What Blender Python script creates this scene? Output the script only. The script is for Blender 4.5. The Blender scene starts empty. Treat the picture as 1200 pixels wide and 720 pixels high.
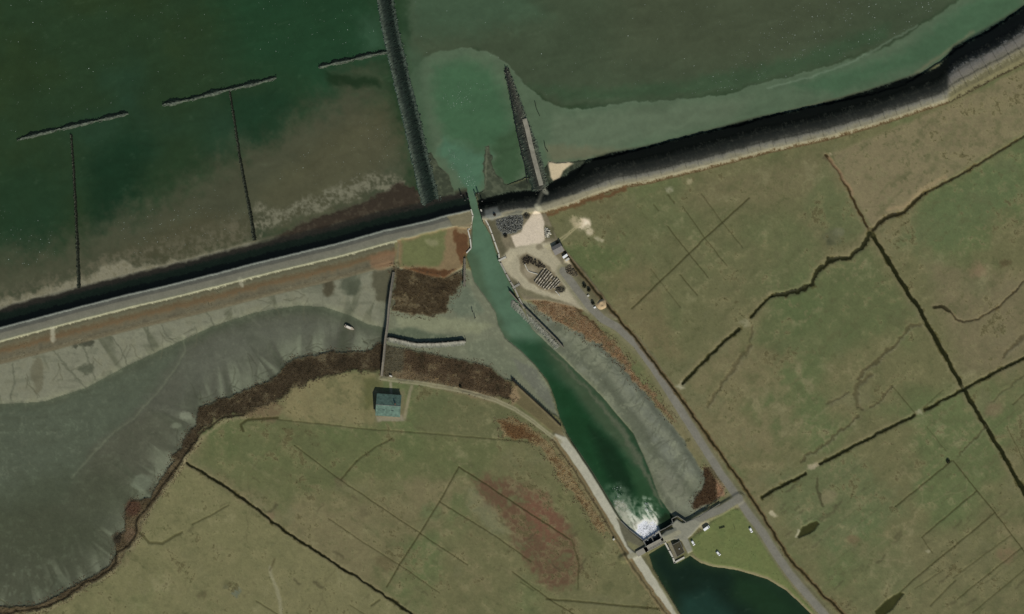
import bpy, bmesh, math, random
import numpy as np
from mathutils import Vector, noise as mnoise

random.seed(7)
RNG = np.random.default_rng(11)
S = 0.7                      # metres per map unit
CX, CY = 600.0, 360.0
SUN_AZ, SUN_EL = 162.0, 37.0
K = 0.80                     # sunlit ground radiance per unit albedo (keeps albedos physical)

def wx(u): return (u-CX)*S
def wy(v): return (CY-v)*S

sc = bpy.context.scene
COL = sc.collection

# ------------------------------------------------------------------ map grid (1 unit = 0.7 m)
def stretch(a, b, n=26, far=4200):
    t = np.linspace(0, 1, n+1)[1:]
    return b + (t**2.6)*far + t*40 if b > a else b - ((t**2.6)*far + t*40)
us = np.concatenate([stretch(1, -50)[::-1], np.arange(-50, 1251.0), stretch(0, 1250)])
vs = np.concatenate([stretch(1, -50)[::-1], np.arange(-50, 771.0), stretch(0, 770)])
NU, NV = len(us), len(vs)
U, V = np.meshgrid(us, vs)

def sm(x): 
    x = np.clip(x, 0, 1); return x*x*(3-2*x)

def interp_mat(c, cell, n):
    f = (c - c.min())/cell; f = np.mod(f, n-2)
    i = np.floor(f).astype(int); t = sm(f-i)
    return i, t
def vnoise(cell, seed, cu=None):
    r = np.random.default_rng(seed); n = 1500
    iu, tu = interp_mat(us, cu or cell, n); iv, tv = interp_mat(vs, cell, n)
    R = r.random((iv.max()+2, iu.max()+2), dtype=np.float32)*2-1
    A = R[iv]*(1-tv)[:, None] + R[iv+1]*tv[:, None]
    return A[:, iu]*(1-tu) + A[:, iu+1]*tu
def fbm(cell, seed, oct=4, gain=.55):
    o = 0; a = 1; s = 0
    for k in range(oct):
        o = o + a*vnoise(cell/2**k, seed+k*17); s += a; a *= gain
    return o/s*1.6
_T = np.random.default_rng(5).random((256, 256)).astype(np.float32)*2-1
def gnoise(x, y):
    ix = np.floor(x).astype(int); iy = np.floor(y).astype(int)
    tx = sm(x-ix); ty = sm(y-iy)
    g = lambda a, b: _T[a & 255, b & 255]
    return (g(ix, iy)*(1-tx)+g(ix+1, iy)*tx)*(1-ty)+(g(ix, iy+1)*(1-tx)+g(ix+1, iy+1)*tx)*ty

WU = fbm(9, 101, 4, .65); WV = fbm(9, 202, 4, .65)
N80 = fbm(90, 301, 4); N30 = fbm(34, 311, 4); N12 = fbm(13, 321, 4, .7); N4 = fbm(4.5, 331, 3, .75)
NB = fbm(120, 341, 4); NC = fbm(50, 351, 4)
WH = RNG.random((NV, NU)).astype(np.float32)*2-1

def window(pts, pad):
    p = np.asarray(pts, float)
    a, b = np.searchsorted(us, [p[:, 0].min()-pad, p[:, 0].max()+pad])
    c, d = np.searchsorted(vs, [p[:, 1].min()-pad, p[:, 1].max()+pad])
    return (slice(max(c-1, 0), min(d+1, NV)), slice(max(a-1, 0), min(b+1, NU)))
def dist(pts, pad, warp=0, closed=False):
    """window, distance, arc parameter, side sign of a polyline"""
    sl = window(pts, pad+2*warp+2)
    x = U[sl]+WU[sl]*warp; y = V[sl]+WV[sl]*warp
    p = [tuple(map(float, q)) for q in pts]
    if closed: p = p+[p[0]]
    best = np.full(x.shape, 1e9); tt = np.zeros(x.shape); sd = np.zeros(x.shape); acc = 0
    ins = np.zeros(x.shape, bool)
    for (x0, y0), (x1, y1) in zip(p[:-1], p[1:]):
        dx, dy = x1-x0, y1-y0; L2 = dx*dx+dy*dy+1e-9; L = math.sqrt(L2)
        t = np.clip(((x-x0)*dx+(y-y0)*dy)/L2, 0, 1)
        d = np.hypot(x-x0-t*dx, y-y0-t*dy)
        m = d < best
        best = np.where(m, d, best); tt = np.where(m, acc+t*L, tt)
        sd = np.where(m, np.sign((x-x0)*dy-(y-y0)*dx), sd); acc += L
        if closed and abs(dy) > 1e-9:
            c = (y0 > y) != (y1 > y)
            ins ^= c & (x < x0+(y-y0)*dx/dy)
    return sl, best, tt, (ins if closed else sd)
class M:
    def __init__(s, sl, a): s.sl, s.a = sl, a.astype(np.float32)
    def __mul__(s, o): return M(s.sl, s.a*(o[s.sl] if isinstance(o, np.ndarray) else o))
def poly(pts, soft=2.0, warp=0.0):
    sl, d, t, ins = dist(pts, soft, warp, True)
    return M(sl, sm((np.where(ins, d, -d)+soft)/(2*soft)))
def line(pts, w, soft=1.2, warp=0.0):
    sl, d, t, _ = dist(pts, w/2+soft, warp)
    return M(sl, 1-sm((d-w/2+soft/2)/soft))
def blob(x, y, rx, ry=None, soft=.5, warp=0.0, rot=0):
    ry = ry or rx; c, s_ = math.cos(rot), math.sin(rot)
    pts = [(x+c*rx*math.cos(a)-s_*ry*math.sin(a), y+s_*rx*math.cos(a)+c*ry*math.sin(a)) for a in np.linspace(0, 2*math.pi, 15)[:-1]]
    return poly(pts, max(soft*min(rx, ry), .8), warp)
def paint(A, m, col, k=1.0):
    a = (m.a*k)[..., None]; A[m.sl] = A[m.sl]*(1-a)+np.array(col, np.float32)*a
def put(H, m, z): H[m.sl] = H[m.sl]*(1-m.a)+z*m.a
def add(H, m, z): H[m.sl] = H[m.sl]+m.a*z
ZONES = ['meadow', 'mudflat', 'seabed', 'sea_dike', 'farm_road', 'gravel_yard', 'marsh', 'ditch_water']
Z = np.zeros((NV, NU), np.int8)
def zone(m, k, th=.5):
    z = Z[m.sl]; z[m.a > th] = ZONES.index(k)

# ------------------------------------------------------------------ base: the meadows
C = np.zeros((NV, NU, 3), np.float32); H = np.full((NV, NU), 1.6, np.float32)
C[:] = (97, 95, 68)
def mixn(n, lo, hi): return M((slice(None), slice(None)), sm((n-lo)/(hi-lo)))
paint(C, mixn(N80+.4*N30, -.1, .8), (86, 96, 64), .8)
paint(C, mixn(NB+.5*N12, .05, .8), (108, 100, 76), .7)
paint(C, mixn(NC+.3*N12, .25, .8), (92, 88, 64), .4)
paint(C, mixn(-N30-.6*N12, .4, 1.0), (116, 112, 88), .28)
H += .10*N30+.05*N12

NORTH_TOE = [(566, 262), (600, 254), (640, 250), (670, 241), (700, 229), (725, 221), (760, 215), (800, 205), (840, 195), (870, 187), (900, 179), (925, 174), (970, 164), (1030, 147), (1075, 132), (1112, 120), (1150, 100), (1200, 74), (1290, 20), (2400, -640)]
# broad field tints
paint(C, poly([(640, 260), (900, 185), (970, 180), (1010, 260), (960, 305), (800, 440), (690, 320)], 14, 5), (92, 92, 66), .55)
paint(C, poly([(975, 180), (1110, 125), (1210, 75), (1210, 150), (1140, 190), (1060, 245), (1022, 268)], 3, 1.5), (116, 106, 83), .85)
paint(C, poly([(830, 210), (960, 180), (985, 215), (900, 240), (800, 240)], 16, 6), (106, 97, 74), .5)
paint(C, poly([(905, 350), (1015, 285), (1070, 370), (960, 430), (880, 400)], 12, 6), (80, 90, 60), .6)
paint(C, poly([(965, 195), (1020, 270), (980, 290), (945, 240)], 8, 4), (82, 92, 62), .5)
paint(C, poly([(1080, 240), (1200, 170), (1200, 230), (1110, 290), (1050, 290)], 12, 6), (84, 95, 66), .6)
paint(C, poly([(1080, 300), (1200, 330), (1200, 420), (1130, 450)], 16, 6), (108, 98, 78), .55)
paint(C, poly([(650, 290), (690, 282), (740, 300), (720, 345), (700, 335)], 8, 4), (80, 90, 58), .65)
paint(C, poly([(700, 320), (760, 310), (800, 420), (760, 410), (720, 365)], 10, 5), (108, 96, 72), .5)
paint(C, poly([(900, 560), (1000, 530), (1060, 600), (980, 650), (920, 610)], 12, 5), (84, 95, 66), .5)
paint(C, poly([(1000, 640), (1110, 620), (1200, 690), (1200, 730), (1000, 730)], 16, 6), (101, 97, 72), .5)
paint(C, poly([(215, 545), (485, 722), (60, 722), (150, 660), (170, 615)], 4, 2), (108, 105, 76), .75)
paint(C, poly([(260, 490), (330, 492), (480, 506), (600, 516), (560, 560), (420, 560), (330, 590), (225, 540)], 10, 4), (84, 90, 60), .65)
paint(C, poly([(475, 452), (600, 480), (655, 525), (600, 517), (490, 505)], 6, 3), (86, 88, 62), .7)
paint(C, poly([(330, 452), (400, 436), (450, 436), (440, 500), (380, 498), (335, 490)], 5, 3), (117, 108, 80), .8)
paint(C, poly([(280, 488), (318, 468), (333, 478), (320, 495)], 3, 2), (100, 86, 66), .8)
paint(C, poly([(425, 446), (446, 442), (448, 478), (428, 480)], 5, 3), (80, 82, 52), .7)
# reddish worn patch in the southern field
red = poly([(555, 558), (600, 562), (640, 580), (672, 625), (680, 668), (668, 690), (640, 690), (622, 665), (603, 640), (592, 615), (560, 590)], 7, 6)
paint(C, red*sm((N12+1.1)/1.2), (88, 69, 54), .95)
paint(C, poly([(612, 575), (640, 582), (665, 625), (640, 640), (615, 600)], 8, 5), (104, 74, 60), .7)
paint(C, poly([(545, 572), (560, 575), (585, 600), (594, 625), (580, 628), (550, 596)], 5, 4), (105, 104, 80), .8)
paint(C, poly([(655, 570), (690, 610), (715, 650), (700, 660), (650, 590)], 6, 4), (88, 90, 60), .5)
for (x, y, r, c, k) in [(683, 261, 9, (212, 196, 176), 1), (676, 258, 7, (170, 156, 130), .8), (691, 271, 6, (180, 168, 146), .9), (701, 279, 4, (150, 144, 122), .8), (706, 281, 2.5, (165, 158, 136), .8), (675, 262, 8, (150, 140, 112), .5),
        (784, 222, 5, (138, 134, 114), .8), (807, 213, 4, (150, 140, 114), .7), (798, 453, 5, (150, 146, 126), .8), (800, 448, 3, (165, 160, 140), .8),
        (873, 379, 6, (125, 121, 98), .8), (950, 549, 5, (150, 138, 118), .8), (955, 546, 4, (160, 148, 128), .8), (1077, 483, 4, (140, 136, 114), .8),
        (975, 278, 11, (84, 84, 64), .8), (983, 272, 6, (100, 100, 80), .7), (972, 284, 5, (68, 70, 52), .7), (1147, 318, 12, (124, 105, 84), .7), (1178, 309, 6, (78, 70, 50), .8), (906, 603, 4, (158, 150, 128), .9),
        (972, 182, 4, (165, 148, 125), .9), (968, 186, 3, (60, 50, 40), .6), (970, 582, 10, (118, 108, 86), .6), (979, 595, 5, (82, 82, 60), .6),
        (277, 694, 6, (88, 94, 84), .8), (264, 686, 4, (80, 80, 62), .6), (238, 697, 6, (82, 76, 56), .6), (318, 605, 6, (116, 96, 78), .5), (1088, 645, 3, (135, 130, 108), .8), (215, 541, 5, (150, 140, 112), .8),
        (505, 600, 12, (82, 96, 64), .5), (452, 660, 12, (86, 76, 56), .5), (1165, 480, 12, (112, 94, 76), .6), (1180, 650, 12, (112, 94, 74), .6), (1000, 633, 8, (104, 84, 66), .5), (400, 566, 7, (84, 76, 58), .6), (430, 600, 9, (82, 78, 58), .5)]:
    paint(C, blob(x, y, r, r*.8, .5, 3), c, k)
# sward patches: worn tan, lush green, streaks along the working direction of the fields
east = (U > 700)
ua = np.where(east, U*.79-V*.62, U*.83+V*.56); va = np.where(east, U*.62+V*.79, -U*.56+V*.83)
ST = gnoise(ua/36+N30*.8, va/7+N12*.5)*.6+gnoise(ua/15, va/4+N12)*.5
paint(C, mixn(N12*.9+N4*.35+.5*NC+.35*ST, .15, 1.0), (114, 108, 80), .5)
paint(C, mixn(-N12*.8+N4*.3-.5*NB-.4*ST, .2, 1.0), (84, 87, 60), .4)
paint(C, mixn(ST+.5*N4, .35, .9), (110, 106, 80), .35)
paint(C, mixn(-ST+.5*N4, .4, .95), (80, 80, 56), .4)
paint(C, mixn(N30*.6+N12*.6-.4*NC, .5, 1.1), (120, 116, 90), .35)
GR = RNG.random((NV//2+1, NU//2+1)).repeat(2, 0).repeat(2, 1)[:NV, :NU]*2-1
# scattered tussock blotches
blot = mixn(N12*.7+N4*.8+.5*NC, .72, 1.1)
paint(C, blot, (72, 67, 46), .6)
paint(C, mixn(N4+.6*WH-.4*NC, .8, 1.2), (70, 72, 48), .45)
paint(C, mixn(N4+.7*N30, .85, 1.2), (118, 112, 86), .35)
for q in range(70):
    x, y = RNG.uniform(900, 1200), RNG.uniform(560, 720)
    if RNG.random() < .45: x, y = RNG.uniform(200, 720), RNG.uniform(560, 720)
    L = RNG.uniform(4, 14); a = -.68 if x > 850 else (.62 if RNG.random() < .5 else -.7)
    paint(C, line([(x, y), (x+L*math.cos(a), y+L*math.sin(a))], RNG.uniform(1.0, 3), 3, 2), (64, 60, 44), RNG.uniform(.2, .6))
for q in range(60):     # faint drain traces, parallel to the field drains
    x, y = RNG.uniform(880, 1200), RNG.uniform(480, 720); L = RNG.uniform(20, 70)
    paint(C, line([(x, y), (x+L*.79, y-L*.62)], 1.2, 1.6, .8), (112, 108, 84) if q % 2 else (76, 76, 54), RNG.uniform(.15, .4))

for q in range(34):
    x, y = (RNG.uniform(700, 1200), RNG.uniform(230, 720)) if q % 3 else (RNG.uniform(180, 640), RNG.uniform(540, 720))
    a = RNG.uniform(0, 6.28); pts = [(x, y)]
    for k in range(9):
        a += RNG.normal(0, .35); x += 9*math.cos(a); y += 9*math.sin(a); pts.append((x, y))
    paint(C, line(pts, 1.0, 1.6, 1.5), (122, 114, 88) if q % 2 else (82, 78, 56), RNG.uniform(.2, .5))

# ------------------------------------------------------------------ inner tidal bay (mud at low water)
BAY_N = [(-700, 610), (0, 423), (75, 403), (150, 383), (225, 365), (300, 347), (350, 336), (400, 325), (440, 317), (462, 313)]
BAY_S = [(450, 405), (440, 405), (430, 413), (385, 413), (345, 420), (330, 432), (320, 445), (300, 452), (270, 465), (245, 474), (235, 480), (230, 500), (216, 522), (206, 540), (192, 557), (176, 585), (160, 606), (156, 622), (140, 650), (128, 665), (104, 678), (72, 698), (40, 712), (-20, 712), (-700, 780)]
bay = poly(BAY_N+BAY_S, 2, 1.2)
paint(C, bay, (80, 80, 72)); put(H, bay, .35); zone(bay, 'mudflat')
CURVE = [(-60, 477), (0, 474), (50, 471), (100, 455), (150, 428), (200, 405), (250, 382), (300, 366), (350, 358), (380, 360), (410, 370), (430, 380), (456, 385)]
upper = poly(BAY_N[1:]+[(462, 385)]+CURVE[::-1]+[(-60, 440)], 5.0, 2.5)
paint(C, upper, (118, 115, 105)); put(H, upper, .75)
sl, d, t, sd = dist(CURVE, 75)
strk = gnoise(t/5.5+d*.02, d/42)*.7+gnoise(t/13+7, d/60)*.7
up = sd > 0
a = upper.a*0
tmp = np.zeros_like(H); tmp[sl] = np.where(up, sm((strk-.25)/.5)*sm((75-d)/40), 0)
paint(C, M(upper.sl, upper.a*tmp[upper.sl]), (84, 84, 72), .75)
add(H, M(upper.sl, upper.a*tmp[upper.sl]), -.12)
tmp2 = np.zeros_like(H); tmp2[sl] = np.where(up, sm((9-d)/9), 0)
paint(C, M(upper.sl, upper.a*tmp2[upper.sl]*sm((N12[upper.sl]+.9)/1.1)), (134, 132, 116), .6)
paint(C, M(upper.sl, upper.a*sm((N12[upper.sl]+.5*N30[upper.sl]-.1)/.8)), (108, 104, 92), .5)
tmp2 = np.zeros_like(H); tmp2[sl] = np.where(~up, sm((16-d)/16), 0)
paint(C, M(bay.sl, bay.a*tmp2[bay.sl]), (66, 72, 60), .65)
paint(C, poly([(-20, 480), (60, 475), (140, 440), (210, 408), (216, 425), (170, 475), (110, 525), (70, 590), (0, 620), (-20, 620)], 8, 3), (77, 83, 73), .7)
paint(C, poly([(215, 410), (300, 375), (360, 372), (430, 390), (420, 410), (340, 420), (250, 465), (200, 500), (150, 495)], 9, 4), (80, 79, 73), .75)
paint(C, poly([(110, 530), (170, 480), (210, 490), (200, 540), (150, 600), (90, 600)], 8, 4), (78, 77, 68), .75)
paint(C, poly([(-20, 600), (60, 590), (150, 640), (100, 675), (30, 705), (-20, 705)], 12, 4), (68, 69, 58), .7)
paint(C, M(bay.sl, bay.a*sm((N4[bay.sl]+.6*N12[bay.sl]-.3)/.8)*sm((V[bay.sl]-460)/60)*sm((170-U[bay.sl])/80)), (96, 104, 92), .3)
EDGE = BAY_S[:-1]
sl, d, t, sd = dist(EDGE, 60)
strk = gnoise(t/8+d*.03, d/50+3)+.5*gnoise(t/3.5, d/25)
tmp = np.zeros_like(H); tmp[sl] = sm((strk-.05)/.9)*sm((60-d)/50)
paint(C, M(bay.sl, bay.a*tmp[bay.sl]), (120, 122, 110), .6)
tmp[sl] = sm((-strk-.2)/.9)*sm((60-d)/50)
paint(C, M(bay.sl, bay.a*tmp[bay.sl]), (70, 72, 62), .5)
rip2 = M(bay.sl, bay.a*sm((gnoise((U[bay.sl]+.3*V[bay.sl])/11+N12[bay.sl]*1.2, V[bay.sl]/4.5)-.1)/.6)); paint(C, rip2, (66, 68, 58), .2)
rip2 = M(bay.sl, bay.a*sm((N4[bay.sl]+.7*N30[bay.sl]-.5)/.6)); paint(C, rip2, (104, 104, 94), .18)
def creeks(region, seeds, n, col, k, dz=-.12):
    rg = np.random.default_rng(seeds[0])
    for (x, y, a0) in seeds[1]:
        for b_ in range(n):
            a = a0+rg.normal(0, .5); px_, py_ = x+rg.normal(0, 2), y+rg.normal(0, 2); pts = [(px_, py_)]
            for q in range(int(rg.integers(3, 8))):
                a += rg.normal(0, .35); px_ += 4*math.cos(a); py_ += 4*math.sin(a); pts.append((px_, py_))
            m = line(pts, .9, 1.5, .8); m = M(m.sl, m.a*region.get(m.sl)); paint(C, m, col, k); add(H, m, dz)
class Reg:
    def __init__(s_, m): s_.full = np.zeros((NV, NU), np.float32); s_.full[m.sl] = m.a
    def get(s_, sl): return s_.full[sl]
sl, d, t, sd = dist(EDGE, 90)
fan = gnoise(t/9+d*.02, d/70+11)*.8+gnoise(t/19, d/90+4)*.6
tmp = np.zeros_like(H); tmp[sl] = sm((fan+.05)/.9)*sm((46-d)/38)
paint(C, M(bay.sl, bay.a*tmp[bay.sl]), (122, 124, 112), .6)
tmp[sl] = sm((-fan+.05)/.9)*sm((85-d)/60)
paint(C, M(bay.sl, bay.a*tmp[bay.sl]), (62, 65, 55), .55)
paint(C, poly([(40, 560), (120, 545), (170, 575), (110, 640), (40, 660), (-20, 640), (-20, 590)], 22, 6), (64, 67, 55), .6)
paint(C, poly([(215, 420), (280, 385), (350, 372), (400, 385), (340, 395), (260, 430), (210, 470)], 9, 4), (92, 92, 86), .45)
creeks(Reg(bay), (41, [(x, y, -1.75+.004*x) for x, y in [(60, 700), (100, 675), (130, 640), (150, 590), (180, 570), (205, 525), (235, 470), (270, 455), (300, 440), (330, 425), (360, 410), (400, 405), (425, 400)]]), 4, (66, 66, 56), .6)
creeks(Reg(bay), (43, [(x, y, 1.9) for x, y in [(30, 440), (70, 425), (110, 420), (150, 405), (190, 390), (230, 385), (270, 365), (320, 355), (360, 345)]]), 3, (88, 86, 74), .7)
RILL = [(214, 396), (217, 412), (208, 428), (200, 440), (183, 462), (168, 477), (158, 490), (140, 502), (126, 514), (108, 534), (84, 560)]
paint(C, line(RILL, 2.0, 3, 1), (110, 112, 98), .4); add(H, line(RILL, 2, 4, 1), -.1)
for (x, y, rx, ry, c, k) in [(385, 336, 8, 10, (66, 60, 48), .85), (412, 334, 12, 11, (78, 80, 70), .85), (414, 337, 7, 7, (66, 68, 58), .6), (102, 402, 8, 4, (56, 56, 48), .8), (88, 405, 5, 3, (60, 60, 52), .8), (44, 440, 7, 22, (86, 80, 66), .5), (100, 432, 10, 6, (70, 72, 62), .7), (218, 488, 8, 5, (128, 128, 118), .6), (165, 565, 12, 9, (112, 116, 106), .5), (205, 500, 6, 4, (120, 122, 110), .5)]:
    paint(C, blob(x, y, rx, ry, .35, 3), c, k)
for pts in [[(62, 410), (76, 428), (90, 443), (102, 455)], [(96, 404), (104, 425), (112, 445)], [(130, 392), (142, 410), (150, 428)], [(172, 382), (174, 398), (180, 410)], [(190, 380), (196, 395), (206, 402)], [(240, 362), (250, 380)], [(14, 425), (16, 450), (12, 470)]]:
    paint(C, line(pts, 1.6, 2.5, 2), (82, 82, 72), .7); add(H, line(pts, 1.4, 2, 2), -.15)

# brown marsh along the southern bay shore
mar = poly([(203, 541), (213, 520), (229, 500), (234, 478), (246, 473), (270, 465), (300, 451), (320, 445), (330, 432), (345, 420), (385, 413), (428, 413), (438, 404), (452, 404), (450, 433), (410, 435), (380, 441), (345, 453), (325, 470), (290, 483), (252, 490), (232, 511), (214, 541)], 2.4, 4.0)
paint(C, mar, (58, 49, 38)); paint(C, mar*sm((N12+.2)/1), (74, 64, 50), .8); put(H, mar, .9); zone(mar, 'marsh'); paint(C, mar*sm((N12*.7+N4*.7-.25)/.6), (92, 84, 68), .55); paint(C, mar*sm((-N12*.8+N4*.5-.2)/.7), (44, 38, 29), .7)
mar2 = poly([(214, 541), (205, 555), (183, 586), (166, 612), (164, 628), (148, 645), (138, 664), (112, 681), (75, 703), (45, 716), (20, 722), (-30, 726), (-30, 712), (40, 711), (72, 696), (104, 677), (128, 663), (138, 648), (134, 632), (146, 622), (146, 600), (156, 586), (176, 583), (192, 555), (206, 538)], 1.4, 1.6)
paint(C, mar2, (72, 62, 48)); put(H, mar2, 1.0); zone(mar2, 'marsh')
paint(C, mar2*sm((N12+.3)/.8), (96, 84, 66), .5)
paint(C, blob(155, 595, 9, 10, .3, 2), (74, 54, 44), .9); paint(C, blob(137, 630, 5, 7, .3, 2), (52, 46, 38), .9); paint(C, blob(152, 627, 7, 9, .3, 2), (92, 76, 62), .8)
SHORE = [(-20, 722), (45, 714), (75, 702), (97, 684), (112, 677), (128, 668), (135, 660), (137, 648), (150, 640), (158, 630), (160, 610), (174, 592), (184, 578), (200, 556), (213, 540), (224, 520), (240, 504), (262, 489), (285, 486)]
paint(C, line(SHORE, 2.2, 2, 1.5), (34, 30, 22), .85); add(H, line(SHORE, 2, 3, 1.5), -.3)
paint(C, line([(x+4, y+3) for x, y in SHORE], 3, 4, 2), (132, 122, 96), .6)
# marsh east of the footbridge
mr3 = poly([(452, 404), (480, 409), (505, 415), (530, 420), (552, 424), (575, 430), (592, 446), (600, 447), (605, 470), (570, 464), (530, 454), (490, 446), (447, 441)], 2.2, 3.5)
paint(C, mr3, (66, 54, 42)); paint(C, mr3*sm((N12+.2)/1), (86, 72, 56), .6); put(H, mr3, 1.0); zone(mr3, 'marsh'); paint(C, mr3*sm((N12*.7+N4*.7-.2)/.6), (98, 88, 70), .55); paint(C, mr3*sm((-N12*.8+N4*.5-.2)/.7), (46, 40, 30), .7)
paint(C, poly([(452, 406), (475, 408), (470, 440), (448, 442)], 3, 2), (76, 72, 60), .8)
paint(C, poly([(470, 432), (520, 448), (570, 460), (600, 478), (560, 466), (480, 448), (450, 444)], 3, 3), (116, 100, 80), .6)
# grassy square and marsh at the landward foot of the western dike
mr4 = poly([(463, 312), (470, 316), (520, 327), (541, 318), (541, 335), (524, 348), (520, 366), (500, 372), (478, 368), (460, 360)], 2.5, 5)
harb_mud = poly([(461, 312), (541, 312), (552, 318), (562, 332), (577, 350), (588, 366), (592, 380), (600, 395), (615, 411), (628, 428), (645, 455), (655, 490), (640, 480), (600, 446), (590, 444), (575, 430), (550, 424), (500, 414), (450, 405), (456, 370)], 2, 1)
paint(C, harb_mud, (106, 106, 94)); put(H, harb_mud, .45); zone(harb_mud, 'mudflat')
paint(C, poly([(465, 372), (520, 372), (580, 380), (560, 391), (500, 388), (470, 384)], 4, 2), (122, 121, 104), .9)
paint(C, poly([(453, 386), (480, 384), (505, 390), (540, 396), (540, 404), (500, 400), (455, 396)], 3, 1.5), (82, 88, 76), .9)
paint(C, poly([(545, 402), (575, 396), (600, 418), (616, 436), (600, 444), (575, 428), (550, 420)], 4, 2), (100, 102, 90), .8)
paint(C, poly([(600, 420), (625, 430), (645, 460), (652, 486), (640, 474), (612, 440)], 3, 1.5), (98, 97, 92), .9)
paint(C, poly([(520, 330), (542, 320), (550, 340), (568, 365), (540, 372), (525, 360)], 4, 2), (92, 98, 88), .8)
paint(C, harb_mud*sm((N4+N12*.5-.2)/.9), (126, 126, 112), .35)
paint(C, mr4, (64, 54, 41)); paint(C, mr4*sm((N12)/.8), (82, 70, 53), .6); put(H, mr4, .9); zone(mr4, 'marsh'); paint(C, mr4*sm((N12*.7+N4*.8-.15)/.6), (104, 94, 76), .5); paint(C, mr4*sm((-N12*.8+N4*.5-.2)/.7), (48, 40, 30), .7)
paint(C, poly([(438, 320), (462, 314), (459, 360), (440, 350), (436, 334)], 3, 3), (74, 70, 58), .8)

# ------------------------------------------------------------------ eastern harbour mudflat and reeds
EMUD = [(612, 352), (640, 362), (668, 384), (700, 398), (735, 432), (770, 478), (800, 515), (822, 552), (836, 545), (848, 566), (843, 582), (820, 600), (806, 611), (792, 606), (783, 600), (770, 580), (758, 545), (740, 505), (705, 466), (655, 417), (622, 388)]
em = poly(EMUD, 1.8, 1.0)
paint(C, em, (98, 99, 90)); put(H, em, .5); zone(em, 'mudflat')
sl, d, t, sd = dist([(655, 370), (700, 398), (735, 432), (770, 478), (800, 515), (826, 556)], 80)
strk = gnoise(t/5+d*.05, d/30+9)+.6*gnoise(t/11, d/45)
tmp = np.zeros_like(H); tmp[sl] = sm((strk+.1)/1.0)*sm((70-d)/50)
paint(C, M(em.sl, em.a*tmp[em.sl]), (114, 115, 110), .7)
paint(C, poly([(700, 440), (740, 460), (775, 520), (770, 560), (745, 510)], 10, 5), (88, 90, 78), .6)
paint(C, poly([(770, 540), (815, 560), (812, 585), (790, 596), (772, 570)], 6, 3), (104, 104, 92), .8)
paint(C, poly([(720, 430), (760, 475), (800, 530), (815, 560), (790, 570), (760, 510), (725, 460)], 8, 4), (112, 112, 108), .6)
paint(C, poly([(655, 380), (690, 402), (715, 430), (700, 440), (665, 405)], 6, 4), (108, 108, 96), .7)
paint(C, poly([(745, 540), (800, 560), (810, 590), (790, 602), (770, 580)], 6, 3), (112, 110, 102), .6)
for k_, (o1, o2) in enumerate([(18, .5), (30, -.4), (44, .6), (58, -.4)]):
    e_ = np.zeros_like(H); e_[sl] = np.exp(-((d-o1-6*gnoise(t/40+k_*3, t*0+k_))/4)**2)
    paint(C, M(em.sl, em.a*e_[em.sl]), (122, 121, 110) if o2 > 0 else (82, 83, 74), .5)
rel = M(em.sl, em.a*sm((gnoise((U[em.sl]*.8+V[em.sl]*.6)/3.0+N12[em.sl]*1.5, (U[em.sl]*.6-V[em.sl]*.8)/14)-.15)/.5))
paint(C, rel, (82, 84, 74), .45); add(H, rel, -.06)
rel = M(em.sl, em.a*sm((N4[em.sl]+.8*N12[em.sl]-.35)/.5)); paint(C, rel, (120, 120, 108), .4)
creeks(Reg(em), (47, [(x, y, 2.4) for x, y in [(690, 405), (715, 425), (735, 440), (755, 465), (772, 490), (790, 515), (805, 535)]]), 4, (84, 84, 76), .6)
tmp = np.zeros_like(H); tmp[sl] = sm((9-d)/5)
paint(C, M(em.sl, em.a*tmp[em.sl]), (84, 86, 80), .8)
paint(C, line([(655, 417), (690, 448), (712, 472), (738, 502)], 3, 4, 2.5), (124, 124, 108), .6)
reedE = poly([(622, 350), (640, 347), (665, 352), (690, 372), (702, 388), (725, 408), (745, 438), (768, 466), (788, 488), (794, 496), (770, 475), (738, 438), (722, 422), (700, 402), (680, 392), (655, 378), (630, 362)], 2.2, 3.5)
paint(C, reedE, (108, 86, 66)); paint(C, reedE*sm((N4+.4)/1), (122, 104, 84), .7); paint(C, reedE*sm((N12*.8+N4*.5-.1)/.6), (84, 74, 56), .7); put(H, reedE, 1.3); zone(reedE, 'marsh')
paint(C, line([(640, 348), (668, 355), (692, 376), (704, 391)], 2, 3, 2), (56, 46, 32), .8)
mr5 = poly([(824, 548), (838, 548), (848, 565), (846, 578), (832, 590), (812, 598), (810, 592), (818, 580), (826, 566)], 1.6, 2)
paint(C, mr5, (60, 46, 34)); put(H, mr5, .8); zone(mr5, 'marsh'); paint(C, mr5*sm((N4+.3*N12-.2)/.6), (88, 76, 60), .5)
paint(C, poly([(840, 562), (849, 568), (848, 582), (840, 584)], 1.6, 2), (140, 108, 88), .85)

# ------------------------------------------------------------------ channel, basin, sea beds
CH = [(547, 190), (548, 228), (551, 242), (553, 256), (551, 270), (549, 280), (551, 292), (547, 300), (556, 330), (571, 350), (581, 366), (584, 380), (592, 396), (611, 411), (627, 427), (642, 447), (650, 466), (656, 490), (668, 515), (690, 552), (708, 580), (722, 606), (738, 622), (756, 636), (772, 625), (792, 612), (786, 602), (773, 584), (760, 548), (742, 508), (735, 500), (706, 466), (690, 450), (652, 413), (624, 387), (613, 365), (602, 342), (591, 320), (581, 296), (575, 276), (567, 262), (561, 246), (557, 228), (566, 190)]
ch = poly(CH, 1.2, .5)
paint(C, ch, (72, 76, 62)); put(H, ch, -2.2); zone(ch, 'seabed', .3)
shelf = poly([(650, 411), (690, 450), (735, 500), (762, 548), (785, 602), (772, 598), (752, 560), (722, 508), (684, 460), (640, 415), (622, 392)], 7, 3)
H[shelf.sl] = np.where(H[shelf.sl] < -.2, H[shelf.sl]*(1-shelf.a)-.3*shelf.a, H[shelf.sl]); paint(C, shelf, (98, 100, 84), .8)
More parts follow.
